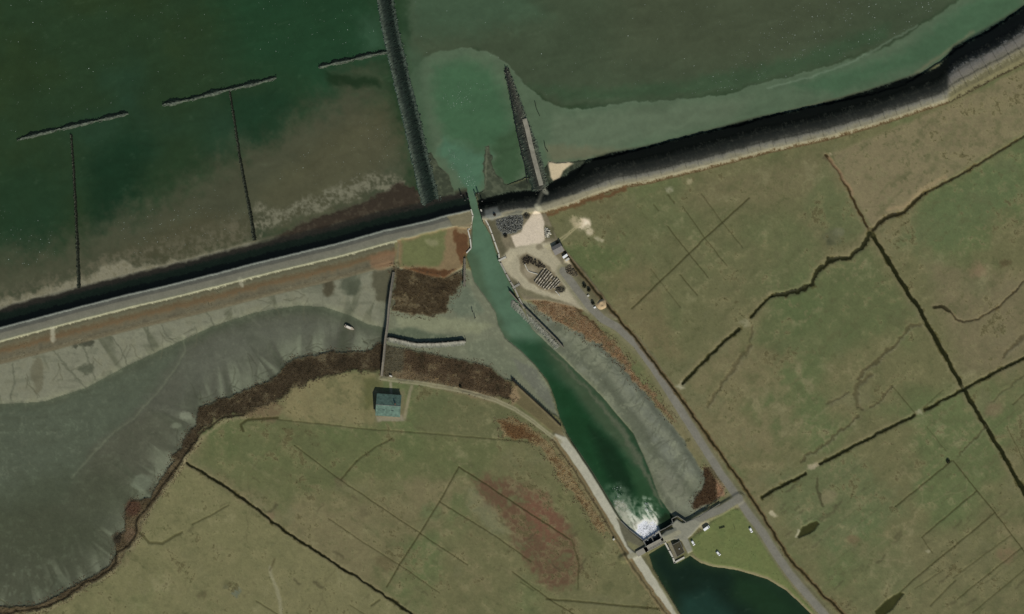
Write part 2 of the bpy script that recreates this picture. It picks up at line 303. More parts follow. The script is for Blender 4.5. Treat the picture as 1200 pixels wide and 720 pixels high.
creek = poly([(455, 388), (490, 389), (530, 395), (560, 392), (584, 382), (592, 398), (570, 398), (540, 400), (500, 398), (455, 396)], 2.0, 1)
BAS = [(761, 650), (782, 637), (786, 646), (790, 660), (794, 661), (809, 652), (820, 660), (832, 664), (865, 669), (900, 679.5), (920, 692), (937, 707), (950, 720), (1000, 780), (1100, 900), (880, 900), (806, 730), (795, 715), (780, 690), (765, 665)]
bas = poly(BAS, 1.1, .4)
SEA = [(-3000, -3000), (-3000, 1100), (-700, 540), (0, 366), (90, 341), (150, 325), (200, 312), (300, 287), (400, 265), (470, 240), (510, 236), (548, 228), (560, 226), (600, 214), (640, 200), (665, 192), (725, 181), (780, 166), (820, 156), (870, 145), (900, 136), (975, 120), (1020, 110), (1060, 98), (1105, 70), (1130, 50), (1160, 35), (1200, 8), (1290, -50), (2400, -740), (4500, -2000), (4500, -3000)]
sea = poly(SEA, 2.0, 1.2)
paint(C, sea, (70, 72, 56)); put(H, sea, -2.4); zone(sea, 'seabed', .3)
# drying fringe at the foot of the western dike (bed rises to just under the surface)
fr = poly([(-400, 390), (-20, 325), (50, 318), (100, 300), (150, 282), (200, 262), (260, 240), (330, 210), (400, 160), (460, 130), (482, 190), (485, 232), (440, 250), (380, 268), (300, 289), (200, 315), (90, 345), (0, 370), (-400, 470)], 14, 5)
put(H, fr, -.7); paint(C, fr, (90, 87, 72))
frl = poly([(-400, 440), (-20, 357), (40, 345), (75, 330), (100, 326), (140, 304), (160, 312), (220, 302), (300, 283), (300, 290), (200, 314), (150, 328), (90, 344), (0, 369), (-400, 470)], 4, 4)
frm = poly([(-20, 350), (60, 322), (110, 300), (170, 288), (240, 268), (296, 255), (298, 284), (200, 314), (90, 345), (-20, 372)], 10, 7)*sm((N12*.6+N4*.7+.55)/1.1)
put(H, frm, -.22); paint(C, frm, (96, 90, 74), .8)
put(H, frl, -.04); paint(C, frl, (132, 125, 108))
paint(C, frl*sm((N4+.3*N12)/.6), (104, 98, 80), .6)
frl2 = poly([(298, 240), (330, 245), (400, 215), (440, 200), (478, 212), (470, 222), (420, 232), (370, 248), (330, 262), (300, 285)], 5, 5)
q_ = frl2*sm((N12*.5+N4+.9)/1.6); put(H, q_, -.03); paint(C, q_, (116, 112, 96), .9)
frb = poly([(320, 282), (360, 258), (400, 246), (440, 232), (470, 215), (488, 220), (500, 236), (450, 256), (400, 268)], 4, 4)
put(H, frb, .1); paint(C, frb, (52, 44, 38)); paint(C, frb*sm((N4)/.7), (70, 62, 54), .5); zone(frb, 'mudflat', .6)
# stony spits either side of the harbour mouth
gap = poly([(480, 240), (520, 236), (546, 232), (549, 258), (480, 262)], 2, 1); put(H, gap, .3); paint(C, gap, (40, 40, 34)); zone(gap, 'mudflat')
gap = poly([(558, 226), (575, 222), (605, 214), (628, 206), (645, 190), (668, 190), (690, 186), (660, 225), (600, 245), (566, 262), (562, 246)], 1.5, 1); put(H, gap, .3); paint(C, gap, (46, 50, 42)); paint(C, gap*sm((N4+.1)/.6), (74, 78, 66), .5); zone(gap, 'mudflat')
sp1 = poly([(500, 180), (506, 178), (516, 195), (526, 205), (532, 222), (531, 235), (548, 240), (548, 250), (495, 255), (492, 225)], 2, 2)
put(H, sp1, .25); paint(C, sp1, (58, 62, 52)); paint(C, sp1*sm((N4+.3)/.9), (84, 87, 74), .6)
paint(C, line([(506, 178), (516, 195), (526, 206), (532, 222), (531, 234)], 1.5, 2, 1.2), (110, 114, 98), .6); zone(sp1, 'mudflat', .5)
sp2 = poly([(567, 172), (573, 170), (580, 200), (592, 216), (622, 222), (634, 228), (575, 238), (566, 226)], 2, 2)
put(H, sp2, .2); paint(C, sp2, (62, 66, 56)); paint(C, sp2*sm((N4+.3)/.9), (88, 90, 78), .6)
paint(C, line([(570, 172), (570, 195), (568, 222)], 1.5, 2, 1), (108, 108, 94), .6); zone(sp2, 'mudflat', .5)
bea = poly([(642, 189), (652, 191), (666, 190), (672, 192), (660, 200), (657, 207), (661, 211), (651, 216), (645, 206)], 1.5, .8)
put(H, bea, .5); paint(C, bea, (186, 166, 148)); zone(bea, 'mudflat')

# ------------------------------------------------------------------ sea dikes
def prof(d, xs, zs): return np.interp(d, xs, zs)
WCREST = [(-700, 566), (0, 385), (95, 360), (150, 346), (200, 334.5), (250, 322), (300, 309), (350, 297), (400, 285), (450, 271), (500, 260), (524, 253), (551, 247)]
sl, d, t, sd = dist(WCREST, 60, .25)
dd = d*np.where(sd > 0, 1, -1)       # north is positive
inx = sm((np.interp(V[sl], [226, 242, 256], [548, 551, 553.5])-U[sl]+.7)/1.5)
zp = prof(dd, [-44, -40, -36, -16, -14, 0, 1.2, 2, 24, 30], [0, .7, 2.2, 3.2, 4.5, 4.6, 4.7, 4.3, .15, -1.0])
zp = np.where(inx > .5, zp, -9)
Hs = H[sl]; water_or_mud = (dd > 0) | True
msk = (zp > Hs) & (dd > -42) & (dd < 30)
# landward half only up to the bay shore
H[sl] = np.where(msk, zp, Hs)
cols = [(-42, (104, 98, 80)), (-38, (76, 71, 58)), (-34, (88, 84, 70)), (-30, (92, 86, 70)), (-27, (94, 78, 58)), (-24, (86, 76, 58)), (-20, (90, 88, 72)), (-16.5, (76, 74, 60)), (-15, (146, 142, 122)), (-13.5, (108, 106, 92)), (-12, (106, 103, 93)), (-6, (104, 100, 91)), (-5, (82, 80, 75)), (-1.4, (80, 80, 76)), (-.6, (134, 134, 126)), (0.6, (110, 112, 108)), (1.8, (12, 16, 18)), (8, (15, 20, 20)), (9.5, (24, 33, 28)), (15, (27, 36, 30)), (18, (44, 42, 38)), (23, (52, 48, 42)), (27, (88, 84, 70))]
x_ = [c[0] for c in cols]
dn = dd + (N4[sl]*1.3+WH[sl]*.8)*np.where((dd < -16) | (dd > 8), 1, .22)+N12[sl]*1.2*(dd < -16)
pc = np.stack([np.interp(dn, x_, [c[1][k] for c in cols]) for k in range(3)], -1)
wa = sm((dd+42)/2)*sm((25-dd+2*N12[sl])/4)*(inx > .5)
landw = (dd < -16)
wa = wa*np.where(landw & (U[sl] > 462), 0, 1)
C[sl] = C[sl]*(1-wa[..., None])+pc*wa[..., None]
z = Z[sl]; z[(wa > .5) & (dd > -16) & (dd < 25)] = 3; z[(wa > .5) & (dd <= -16)] = 0
rd = (wa > .5) & (dd > -13) & (dd < -6); z[rd] = 4
paint(C, poly([(0, 402), (150, 368), (300, 332), (420, 312), (300, 342), (150, 378), (0, 415)], 3, 4), (94, 80, 60), .2)
paint(C, line([(62, 384), (63, 398)], 5, 3, 2), (146, 142, 126), .8); paint(C, line([(282, 327), (284, 335)], 5, 3, 2), (138, 134, 118), .8)
# end of the dike and grassy square beside the harbour entrance
sq = poly([(466, 282), (500, 274), (530, 266), (553, 262), (550, 283), (551, 292), (544, 298), (542, 314), (520, 326), (468, 314)], 1.5, .8)
put(H, sq, 2.4); paint(C, sq, (116, 100, 76)); z = Z[sq.sl]; z[sq.a > .5] = 0
paint(C, poly([(471, 283), (522, 270), (519, 306), (514, 312), (470, 312)], 3, 2), (94, 98, 66), .95)
paint(C, blob(507, 284, 7, 4, .6, 2), (128, 124, 98), .6)
paint(C, poly([(530, 268), (548, 272), (549, 296), (542, 310), (535, 300), (534, 284)], 2, 4), (82, 56, 38), .85)
paint(C, poly([(474, 316), (500, 314), (525, 318), (536, 316), (520, 327), (494, 322)], 1.6, 3), (70, 46, 30), .8)
paint(C, poly([(430, 300), (464, 292), (462, 313), (440, 318)], 3, 3), (112, 88, 68), .75)
paint(C, line([(467, 286), (463, 330)], 2, 2, .8), (104, 96, 80), .7)
hd = poly([(524, 254), (552, 247), (554, 253), (551, 268), (530, 265)], 1.2, .6); put(H, hd, 4.0); paint(C, hd, (112, 104, 84), .9)
# eastern dike
sl, d, t, sd = dist(NORTH_TOE, 80, .3)
dd = d*np.where(sd > 0, 1, -1)
xx = U[sl]
wsc = np.interp(xx, [560, 630, 660, 700, 1100, 1118, 1200], [.66, .7, .85, 1, 1, 1.28, 1.33])
q = dd/wsc
okx = xx > np.interp(V[sl], [224, 246, 262], [557.5, 561.5, 566.5])
zp = prof(q, [-2, 0, 4, 12, 18, 42, 47], [1.5, 1.7, 4.2, 4.4, 3.6, .1, -1.2])
zp = np.where(okx, zp, -9)
H[sl] = np.where((zp > H[sl]) & (q > -2) & (q < 47), zp, H[sl])
cols = [(-2, (92, 84, 62)), (-.6, (66, 52, 36)), (.8, (84, 70, 50)), (2.5, (120, 112, 94)), (7, (126, 120, 106)), (10.5, (106, 102, 96)), (13, (80, 78, 72)), (16, (50, 50, 47)), (22, (33, 35, 33)), (27, (20, 23, 21)), (29, (13, 16, 14)), (40, (11, 14, 13)), (42, (20, 24, 20)), (44, (66, 72, 60))]
cols2 = [(-2, (96, 90, 66)), (-.5, (48, 42, 30)), (1, (98, 92, 70)), (8.5, (104, 98, 76)), (10, (128, 120, 100)), (11.5, (110, 104, 90)), (18, (118, 111, 106)), (23.5, (92, 90, 90)), (25, (30, 33, 34)), (29, (13, 16, 17)), (41, (11, 15, 15)), (43.5, (50, 62, 52))]
def ramp(q, cl): return np.stack([np.interp(q, [c[0] for c in cl], [c[1][k] for c in cl]) for k in range(3)], -1)
qn = q+N4[sl]*1.6+WH[sl]*1.2+N12[sl]*1.6*(q > 5)
pa, pb = ramp(qn, cols), ramp(qn, cols2)
f = sm((xx-1108)/6)[..., None]; pc = pa*(1-f)+pb*f
ea = sm((q+2)/1.5)*sm((44.5-q+1.2*N12[sl])/2)*okx
C[sl] = C[sl]*(1-ea[..., None])+pc*ea[..., None]
z = Z[sl]; z[(ea > .5) & (q > -.5) & (q < 44)] = 3
jn = np.zeros_like(H); jn[sl] = ((np.abs(np.mod(t, 15)-7.5) < .55) & (q > 5) & (q < 30))*.5+((np.abs(q-13.5+.8*N4[sl]) < .8)*.6)*okx+((np.abs(q-23-N12[sl]*1.5) < 1.0)*.5)*okx
paint(C, M(sl, jn[sl]*okx), (46, 45, 40), .6)
wr = np.zeros_like(H); wr[sl] = sm((N4[sl]+.5*WH[sl]-.3)/.5)*((q > 16) & (q < 31))*okx; paint(C, M(sl, wr[sl]), (78, 77, 70), .3)
paint(C, poly([(640, 252), (690, 233), (735, 219), (735, 224), (700, 235), (660, 247), (642, 256)], 1.5, 3), (88, 64, 44), .8)
paint(C, poly([(570, 256), (585, 250), (612, 246), (628, 244), (640, 238), (700, 221), (800, 199), (840, 190), (800, 203), (730, 216), (640, 248), (590, 254)], 1.6, 1.6), (136, 127, 108), .7)
pth = line([(624, 176), (629, 198), (634, 214), (637, 222), (633, 231), (630, 244), (627, 252)], 4, 5, 1)
paint(C, pth, (146, 138, 122), .55)
paint(C, line([(636, 221), (640, 226)], 5, 3, 1), (178, 170, 152), .7); paint(C, line([(629, 242), (633, 246)], 5, 3, 1), (180, 172, 152), .6)

# ------------------------------------------------------------------ eastern bank: yard, roads
eb = poly([(566, 258), (600, 253), (640, 250), (655, 284), (690, 325), (715, 358), (725, 375), (700, 372), (680, 362), (640, 352), (614, 352), (604, 338), (592, 318), (583, 295), (575, 275)], 1.2, .4)
put(H, eb, 2.3); paint(C, eb, (112, 102, 86), .95); zone(eb, 'gravel_yard')
paint(C, poly([(570, 258), (580, 256), (590, 285), (597, 310), (605, 330), (612, 348), (603, 336), (586, 296), (576, 276)], 2, 1.5), (78, 74, 58), .8)
paint(C, poly([(568, 246), (583, 243), (588, 252), (576, 258), (569, 255)], 2, 1), (110, 110, 108), .8)
yd = poly([(612, 267), (621, 255), (627, 247), (634, 250), (637.5, 260), (638.5, 281), (632, 287), (604, 290), (599, 277), (611, 272)], 1.2, .5)
paint(C, yd, (192, 175, 161)); paint(C, yd*sm((N12*.6+N4*.6+.1)/.8), (172, 157, 142), .6); zone(yd, 'gravel_yard')
paint(C, poly([(586, 306), (597, 292), (606, 289), (632, 286), (650, 284), (646, 294), (655, 306), (668, 322), (682, 343), (700, 362), (690, 366), (672, 358), (655, 352), (636, 347), (615, 340), (600, 326), (590, 314)], 2, 1.2), (160, 149, 130), .95)
paint(C, poly([(606, 300), (617, 296), (628, 303), (642, 311), (655, 327), (662, 338), (655, 345), (640, 341), (622, 332), (611, 320)], 2, 1.6), (108, 97, 80), .9)
paint(C, blob(616, 305, 7, 5, .4, 4), (64, 56, 46), .7); paint(C, blob(621, 318, 8, 7, .4, 2), (140, 128, 112), .8); paint(C, blob(658, 340, 5, 3, .4, 3), (70, 66, 54), .8)
paint(C, poly([(612, 296), (604, 308), (610, 324), (628, 338), (650, 347), (640, 349), (618, 338), (602, 322), (598, 308)], 1.5, 1), (150, 140, 122), .9)
paint(C, poly([(600, 334), (612, 346), (630, 350), (660, 354), (640, 347), (612, 338)], 2, 1), (104, 98, 78), .8)
paint(C, poly([(580, 257), (595, 251), (611, 247), (614, 257), (612, 268), (604, 274), (588, 277), (583, 268)], 1.6, 1.6), (94, 92, 84), .95)
paint(C, poly([(637, 264), (650, 266), (650, 279), (640, 281)], 1.6, 2), (82, 78, 58), .9)
paint(C, blob(632, 290, 4, 4, .4, 1), (112, 102, 86), .8)
for o in (-1.3, 1.3):
    paint(C, line([(640+o, 291+o), (652+o, 285+o), (664, 276+o), (673, 268+o), (680, 264)], 1.3, 1.6, .5), (158, 148, 118), .8)
paint(C, poly([(668, 318), (682, 316), (700, 340), (716, 366), (706, 366), (690, 348)], 2.5, 3), (88, 82, 62), .85)
paint(C, blob(667, 317, 7, 6, .4, 4), (92, 84, 70), .7)
paint(C, blob(705, 357, 6, 5.5, .4, 1), (162, 142, 108), .9)
paint(C, poly([(661, 297), (667, 298), (668, 309), (661, 309)], 1.5, 1), (186, 172, 152), .8)
EROAD = [(660, 318), (690, 358), (706, 374), (724, 384), (746, 404), (765, 430), (782, 456), (802, 488), (822, 520), (845, 556), (860, 577), (877, 602), (895, 626), (908, 648), (925, 672), (945, 696), (966, 720), (1070, 850)]
def road(pts, w, col, z_, kind, sft=1.6):
    vg = line(pts, w+8, 5, 1.2); paint(C, vg, (104, 100, 80), .6)
    m = line(pts, w, sft, .3); paint(C, m, col); put(H, line(pts, w+4, 4, 0), z_); zone(m, kind)
    return m
road(EROAD, 9, (113, 108, 101), 2.2, 'farm_road')
paint(C, line([(x+3.2, y-2.2) for x, y in EROAD[3:]], 3, 3, .6), (112, 108, 94), .5)
paint(C, line([(822, 520), (860, 577), (895, 626), (925, 672), (966, 720)], 3.5, 2.5, .3), (120, 117, 112), .7)
WROAD = [(655, 510), (672, 533), (690, 560), (708, 590), (724, 616), (738, 640), (748, 656), (762, 678), (778, 700), (798, 726), (900, 860)]
road(WROAD, 10, (160, 154, 142), 2.6, 'farm_road')
TRK = [(446, 443), (465, 446), (490, 449), (520, 454), (550, 460), (580, 469), (604, 480), (626, 495), (642, 508), (656, 518)]
for o in (-1.6, 1.6): paint(C, line([(x, y+o) for x, y in TRK], 1.6, 1.6, .3), (150, 142, 120), .8)
paint(C, line(TRK, 5, 3, .6), (128, 120, 98), .55); zone(line(TRK, 5, 1), 'gravel_yard')
paint(C, line([(483, 452), (478, 472), (470, 490)], 3, 3, .6), (112, 106, 84), .5)
# quay top west bank, reeds by the southern bend
qw = poly([(600, 446), (606, 450), (630, 472), (656, 497), (662, 512), (650, 508), (630, 492), (606, 474), (598, 462)], 1.2, .4)
put(H, qw, 2.2); paint(C, qw, (92, 84, 62), .9); z = Z[qw.sl]; z[qw.a > .5] = 0
paint(C, poly([(596, 462), (604, 452), (612, 466), (600, 476)], 2, 2), (136, 116, 92), .7)
paint(C, line([(608, 455), (655, 500)], 1.2, 1.6, .6), (118, 108, 86), .6)
rs = poly([(583, 492), (600, 488), (622, 500), (645, 520), (668, 552), (694, 592), (712, 622), (706, 626), (680, 590), (655, 560), (640, 530), (618, 516), (590, 514)], 2, 3)
paint(C, rs, (122, 104, 80), .85); paint(C, rs*sm((N4+.1)/.7), (84, 64, 44), .7); zone(rs, 'marsh'); 
paint(C, poly([(584, 494), (612, 500), (632, 514), (600, 516)], 3, 3), (84, 60, 40), .8)
for o, c in ((6.5, (104, 84, 62)), (9.5, (64, 52, 38)), (12, (120, 106, 80))):
    paint(C, line([(x-o*.86, y+o*.5) for x, y in WROAD], 2, 2, 1.4), c, .7)
# sluice approach
SROAD = [(866, 584), (845, 597), (826, 605), (806, 617), (795, 623)]
road(SROAD, 9, (110, 106, 99), 3.2, 'farm_road')
pad = poly([(786, 613), (793, 608.5), (800, 613), (812, 609), (824, 612), (810, 628), (806, 631), (813, 645), (806, 649), (798, 634), (790, 632), (783, 634), (776, 637), (772, 630), (780, 622), (789, 619)], .8, .2)
put(H, pad, 3.3); paint(C, pad, (126, 122, 112)); zone(pad, 'farm_road')
paint(C, poly([(777, 622), (792, 618), (795, 628), (779, 634)], 1, .3), (96, 95, 88), .8)
paint(C, blob(826, 616, 7, 5, .4, 1), (134, 126, 108), .8)
br = line([(738, 652), (757, 644), (777, 633), (795, 624)], 6, 1.5); paint(C, br, (136, 130, 114)); 
put(H, line([(730, 655), (740, 651), (752, 646)], 9, 5), 3.0); zone(br, 'farm_road')
gt = poly([(849, 603), (858, 597), (867, 598), (874, 608), (889, 631), (902, 652), (919, 676), (939, 700), (954, 718), (948, 716), (937, 703), (920, 688), (900, 676), (865, 666), (832, 661), (820, 656), (812, 648), (808, 632), (826, 620), (836, 610)], 1.6, .8)
paint(C, gt, (97, 103, 66)); paint(C, gt*sm((N12+.2)/.9), (86, 95, 60), .6); put(H, gt, 2.2); z = Z[gt.sl]; z[gt.a > .5] = 0
# repaint the road edge over the lawn
m = line(EROAD, 8, 1.6, .3); paint(C, m, (112, 107, 100), .8)
apron = poly([(722, 606), (747, 629), (755, 636), (753, 643), (744, 648), (735, 640), (727, 620)], 1, .6)
put(H, apron, 1.8); paint(C, apron, (90, 86, 72)); zone(apron, 'gravel_yard')
paint(C, poly([(735, 634), (748, 640), (745, 648), (736, 640)], 1.5, 1), (112, 108, 80), .8)
# basin
put(H, bas, -1.8); paint(C, bas, (50, 54, 44)); zone(bas, 'seabed', .4)
paint(C, line([(812, 653), (820, 659), (832, 663), (865, 668), (900, 678.5), (920, 691), (937, 706), (952, 722)], 4, 2, .6), (120, 112, 88), .8)
paint(C, line([(759, 652), (764, 666), (779, 691), (794, 716), (806, 734)], 6, 3, .6), (96, 92, 66), .8)
paint(C, line([(763, 652), (769, 667), (783, 691), (798, 716)], 2, 1.6, .5), (50, 48, 34), .6)

chm = poly([(754.5, 635.5), (771.5, 624), (776.5, 632.5), (758.5, 642.5)], .8); put(H, chm, -2.2); paint(C, chm, (40, 40, 34)); zone(chm, 'seabed', .4)
paint(C, poly([(781, 637), (788, 635), (794, 652), (790, 660)], 1, .3), (116, 111, 98), .9)
paint(C, poly([(436, 458), (474, 458), (476, 492), (440, 494)], 3, 2), (104, 98, 78), .7); paint(C, poly([(441, 488), (472, 486), (474, 493), (442, 494)], 1.2, .8), (126, 120, 104), .9); paint(C, line([(458, 449), (459, 466)], 3, 1.5, .5), (132, 126, 108), .8); paint(C, line([(474, 490), (478, 470), (482, 453)], 3.5, 2, .6), (126, 119, 99), .7)
# ------------------------------------------------------------------ ditches and drains
def ditch(pts, w, col=(30, 31, 15), deep=1.1, bank=True, warp=.8, k=1.0, wet=True):
    if bank:
        o = line([(x-1.5, y-1) for x, y in pts], w+4, 4, 1.6); paint(C, o, (118, 108, 84), .35)
    add(H, line(pts, w*.6, w*.9+1.5, warp), -deep)
    m = line(pts, w*.82, 1.7, warp*1.6); paint(C, m, col, k); m2 = line(pts, w+2.2, 2.2, warp*2.6); paint(C, m2*sm((N4+.5*N12+.1)/.7), (col[0]*1.5+14, col[1]*1.45+12, col[2]*1.4+8), .55*k); paint(C, m, col, .8*k)
    if wet and w >= 3: zone(m, 'ditch_water', .7)
ditch([(1020, 270), (1024, 278), (1040, 305), (1075, 360), (1095, 395), (1129, 455), (1155, 500), (1180, 540), (1205, 585), (1300, 740)], 5.5)
ditch([(968, 182), (985, 205), (1000, 235), (1020, 272)], 2.6, (50, 42, 26))
paint(C, line([(972, 186), (987, 206), (1000, 228)], 3.5, 3, 1.5), (134, 110, 88), .6)
ditch([(1023, 270), (1036, 256), (1060, 248), (1078, 230), (1084, 226)], 4.5, (44, 40, 24))
ditch([(1084, 226), (1110, 213), (1150, 190), (1200, 160), (1300, 110)], 2.4, (48, 44, 28))
paint(C, line([(1040, 247), (1060, 241), (1080, 222), (1108, 208)], 4, 4, 1.5), (150, 130, 102), .5)
ditch([(1020, 276), (1010, 291), (995, 301), (972, 305), (958, 318), (951, 332), (935, 342), (920, 346), (905, 346)], 6.5, (38, 38, 22), 1.2, True, 1.6)
ditch([(905, 346), (892, 358), (880, 372)], 3.2); ditch([(866, 386), (850, 399), (800, 449)], 4)
ditch([(893, 583), (920, 567), (944, 555)], 3.8); ditch([(960, 544), (1000, 523), (1072, 487)], 3.8)
ditch([(1084, 481), (1115, 464), (1130, 456), (1150, 445), (1200, 420), (1300, 370)], 3.6)
ditch([(1095, 360), (1104, 360), (1114, 366), (1120, 374), (1130, 378), (1145, 374), (1170, 360), (1185, 345), (1200, 330)], 2.0, (62, 56, 40), .6)
paint(C, line([(1094, 361), (1106, 360), (1113, 365)], 4, 2, 1), (40, 38, 24), .8)
for pts, w, k in [([(1078, 379), (1068, 383), (1050, 402), (1030, 420), (1012, 436), (1008, 444)], 4, .6), ([(1022, 440), (1006, 450), (1002, 462), (1004, 474), (1010, 481)], 5, .5), ([(1045, 452), (1033, 467), (1020, 477)], 2.5, .55), ([(1005, 486), (995, 497), (980, 510), (960, 525), (940, 540)], 3, .6), ([(1200, 395), (1188, 405), (1176, 418)], 5, .6), ([(1155, 502), (1135, 520), (1122, 534)], 2, .7), ([(993, 458), (980, 468), (970, 474)], 3, .4), ([(1200, 440), (1180, 455), (1163, 470)], 2, .4),
        ([(878, 405), (870, 418), (862, 430), (850, 445), (838, 462), (830, 476)], 4, .45), ([(882, 382), (878, 400)], 3, .4)]:
    paint(C, line(pts, w, 2.5, 3), (66, 60, 42), k); add(H, line(pts, w, 3, 3), -.35)
    paint(C, line([(x+3, y+1) for x, y in pts], w*.6, 2.5, 3), (126, 120, 98), k*.5)
DR = [([(740, 362), (808, 297), (826, 279), (878, 232)], 1.7, .75), ([(800, 242), (826, 279), (852, 312)], 1.2, .5), ([(822, 227), (846, 260), (870, 290)], 1.2, .4), ([(782, 265), (807, 297), (830, 325)], 1.3, .55), ([(797, 322), (817, 346)], 1.5, .5), ([(762, 315), (797, 360)], 1.2, .35), ([(783, 228), (790, 238)], 2, .4), ([(766, 240), (772, 247)], 1.5, .4),
      ([(1049, 594), (1107, 547), (1115, 540)], 1.6, .7), ([(1117, 540), (1145, 575), (1166, 601), (1197, 642), (1240, 700)], 1.4, .65), ([(1145, 575), (1080, 630)], 1.5, .7), ([(1080, 630), (1093, 648)], 1.2, .4), ([(1166, 601), (1070, 680), (1055, 694)], 1.5, .7), ([(1072, 690), (1105, 668)], 1.2, .4), ([(1185, 627), (1117, 677)], 1.2, .45), ([(1197, 642), (1122, 702)], 1.4, .55), ([(1200, 668), (1140, 718)], 1.2, .5), ([(1120, 680), (1090, 710)], 1.6, .5), ([(1200, 462), (1187, 474)], 1.5, .5), ([(1180, 500), (1200, 540)], 1.3, .4),
      ([(1045, 452), (1062, 472), (1073, 485)], 1.1, .5), ([(1086, 500), (1108, 528)], 1, .35), ([(1105, 457), (1083, 477)], 1.1, .4),
      ([(345, 522), (395, 560), (440, 590), (492, 625), (548, 662)], 1.3, .6), ([(385, 608), (420, 632), (468, 662), (515, 695)], 1.2, .5), ([(538, 547), (515, 588), (492, 625), (468, 662), (453, 688)], 1.6, .7), ([(538, 547), (600, 588), (668, 632)], 1.6, .75), ([(515, 588), (580, 628), (622, 658)], 1.4, .6), ([(600, 670), (640, 700), (672, 720)], 1.4, .6), ([(0, 703), (30, 722)], 1.3, .4), ([(300, 704), (325, 720)], 1.3, .5), ([(410, 709), (430, 722)], 1.2, .4),
      ([(418, 540), (400, 562)], 2, .6), ([(460, 514), (440, 524), (418, 540)], 2, .5), ([(640, 702), (700, 707), (740, 711), (772, 713)], 2.2, .6), ([(670, 632), (678, 660), (677, 690)], 2, .45), ([(435, 710), (445, 703)], 2, .5), ([(225, 615), (245, 605), (268, 592)], 1.6, .55), ([(164, 625), (175, 636), (190, 637), (205, 628), (213, 624)], 3, .5), ([(625, 692), (610, 682)], 1.5, .4),
      ([(285, 505), (282, 498), (290, 492), (325, 490)], 3, .7), ([(325, 492), (380, 497), (430, 503), (500, 508), (560, 513), (620, 518)], 1.3, .45)]
for pts, w, k in DR:
    paint(C, line(pts, w, 1.2, .5), (48, 46, 26), min(1, k*.92)); add(H, line(pts, w, 1.8, .5), -.3)
ditch([(219, 543), (240, 556), (265, 571), (300, 596), (330, 620), (400, 665), (455, 701), (485, 722), (600, 800)], 3.0, (24, 24, 12))
RDITCH = [(653, 284), (680, 320), (715, 362), (745, 397), (770, 430), (800, 470), (825, 505), (850, 540), (875, 575), (897, 610), (925, 655), (950, 682), (985, 717), (1085, 850)]
paint(C, line(RDITCH, 5, 3, 1.5), (92, 72, 52), .6); ditch(RDITCH, 2.4, (38, 34, 20), .8, False)
for pond in ([(934, 628), (940, 619), (948, 613), (957, 611), (960, 614), (954, 622), (944, 627), (936, 631)], [(1026, 716), (1040, 703), (1054, 694), (1059, 696), (1052, 707), (1038, 721), (1028, 726)]):
    m = poly(pond, 1.2, 1); paint(C, m, (52, 52, 28)); add(H, m, -.8); zone(m, 'ditch_water')
paint(C, line([(958, 560), (959, 578), (964, 592)], 3, 2, 2), (62, 60, 42), .7)
paint(C, line([(962, 610), (975, 600), (985, 588)], 3, 3, 3), (74, 72, 52), .6); paint(C, line([(933, 629), (936, 622)], 3, 2, 1), (150, 145, 125), .8)
paint(C, line([(317, 665), (318, 676), (324, 690), (328, 706), (329, 724)], 4, 3, 1), (128, 124, 102), .7); paint(C, line([(322, 655), (317, 668)], 2, 2, 1), (70, 64, 44), .6)
# mooring dolphin stub ground and fine mottling everywhere
tex = 1+.03*N4+.03*WH+.04*N12
C[Z == 1] *= np.array((.995, 1.0, .955), np.float32); md = np.isin(Z, (0,)); C[md] *= np.array((1.03, 1.012, 1.02), np.float32); C *= tex[..., None]; C *= np.array((1.005, 1.02, .955), np.float32)
H += .03*N4+.015*WH
reedm = (Z == 6); H += reedm*(.10*np.abs(WH)+.25*np.clip(N12, 0, 1))

# ------------------------------------------------------------------ water colour (suspended sediment) and opacity
W = np.zeros((NV, NU, 3), np.float32); W[:] = (37, 57, 40)
paint(W, mixn(NB, .0, 1), (34, 60, 48), .6)
paint(W, mixn(-NB+.3*NC, .1, .9), (40, 56, 36), .6)
paint(W, poly([(200, -400), (445, -400), (448, 30), (462, 90), (400, 130), (280, 80), (240, -20)], 40, 8), (30, 62, 44), .7)
paint(W, poly([(420, 20), (445, 20), (450, 60), (430, 66)], 14, 5), (54, 84, 66), .6)
paint(W, poly([(385, 82), (448, 72), (452, 90), (470, 170), (440, 180), (400, 130)], 12, 5), (58, 70, 54), .75)
paint(W, poly([(100, 190), (150, 150), (180, 170), (150, 260), (105, 280)], 22, 6), (22, 46, 34), .8)
paint(W, poly([(-20, 200), (60, 190), (80, 240), (60, 300), (-20, 310)], 22, 6), (30, 54, 40), .6)
paint(W, poly([(-300, 330), (-20, 300), (60, 290), (130, 260), (230, 210), (290, 170), (360, 130), (420, 100), (478, 190), (480, 230), (300, 290), (0, 370), (-300, 440)], 30, 12), (70, 74, 60), .9)
paint(W, poly([(130, 300), (240, 250), (295, 260), (290, 290), (200, 312)], 14, 6), (72, 72, 55), .6)
paint(W, poly([(300, 230), (380, 160), (450, 120), (470, 170), (420, 230), (330, 270)], 20, 6), (76, 78, 60), .65)
paint(W, poly([(380, 85), (410, 88), (440, 92), (446, 100), (420, 102), (385, 98)], 4, 3), (24, 44, 30), .75)
paint(W, poly([(262, 115), (300, 110), (330, 100), (345, 120), (330, 160), (290, 165)], 14, 5), (26, 52, 38), .7)
paint(W, poly([(460, -800), (2500, -3000), (2500, -600), (1125, 0), (1080, 30), (1040, 55), (980, 75), (920, 92), (880, 102), (800, 117), (720, 124), (650, 125), (600, 90), (560, 58), (480, 75)], 6, 3), (62, 76, 60), .95)
paint(W, poly([(700, -300), (1400, -700), (1000, 20), (930, 70), (830, 90), (720, 70)], 40, 8), (66, 76, 60), .75)
paint(W, poly([(475, -100), (560, -100), (640, 20), (560, 40), (480, 40)], 20, 6), (60, 86, 68), .6)
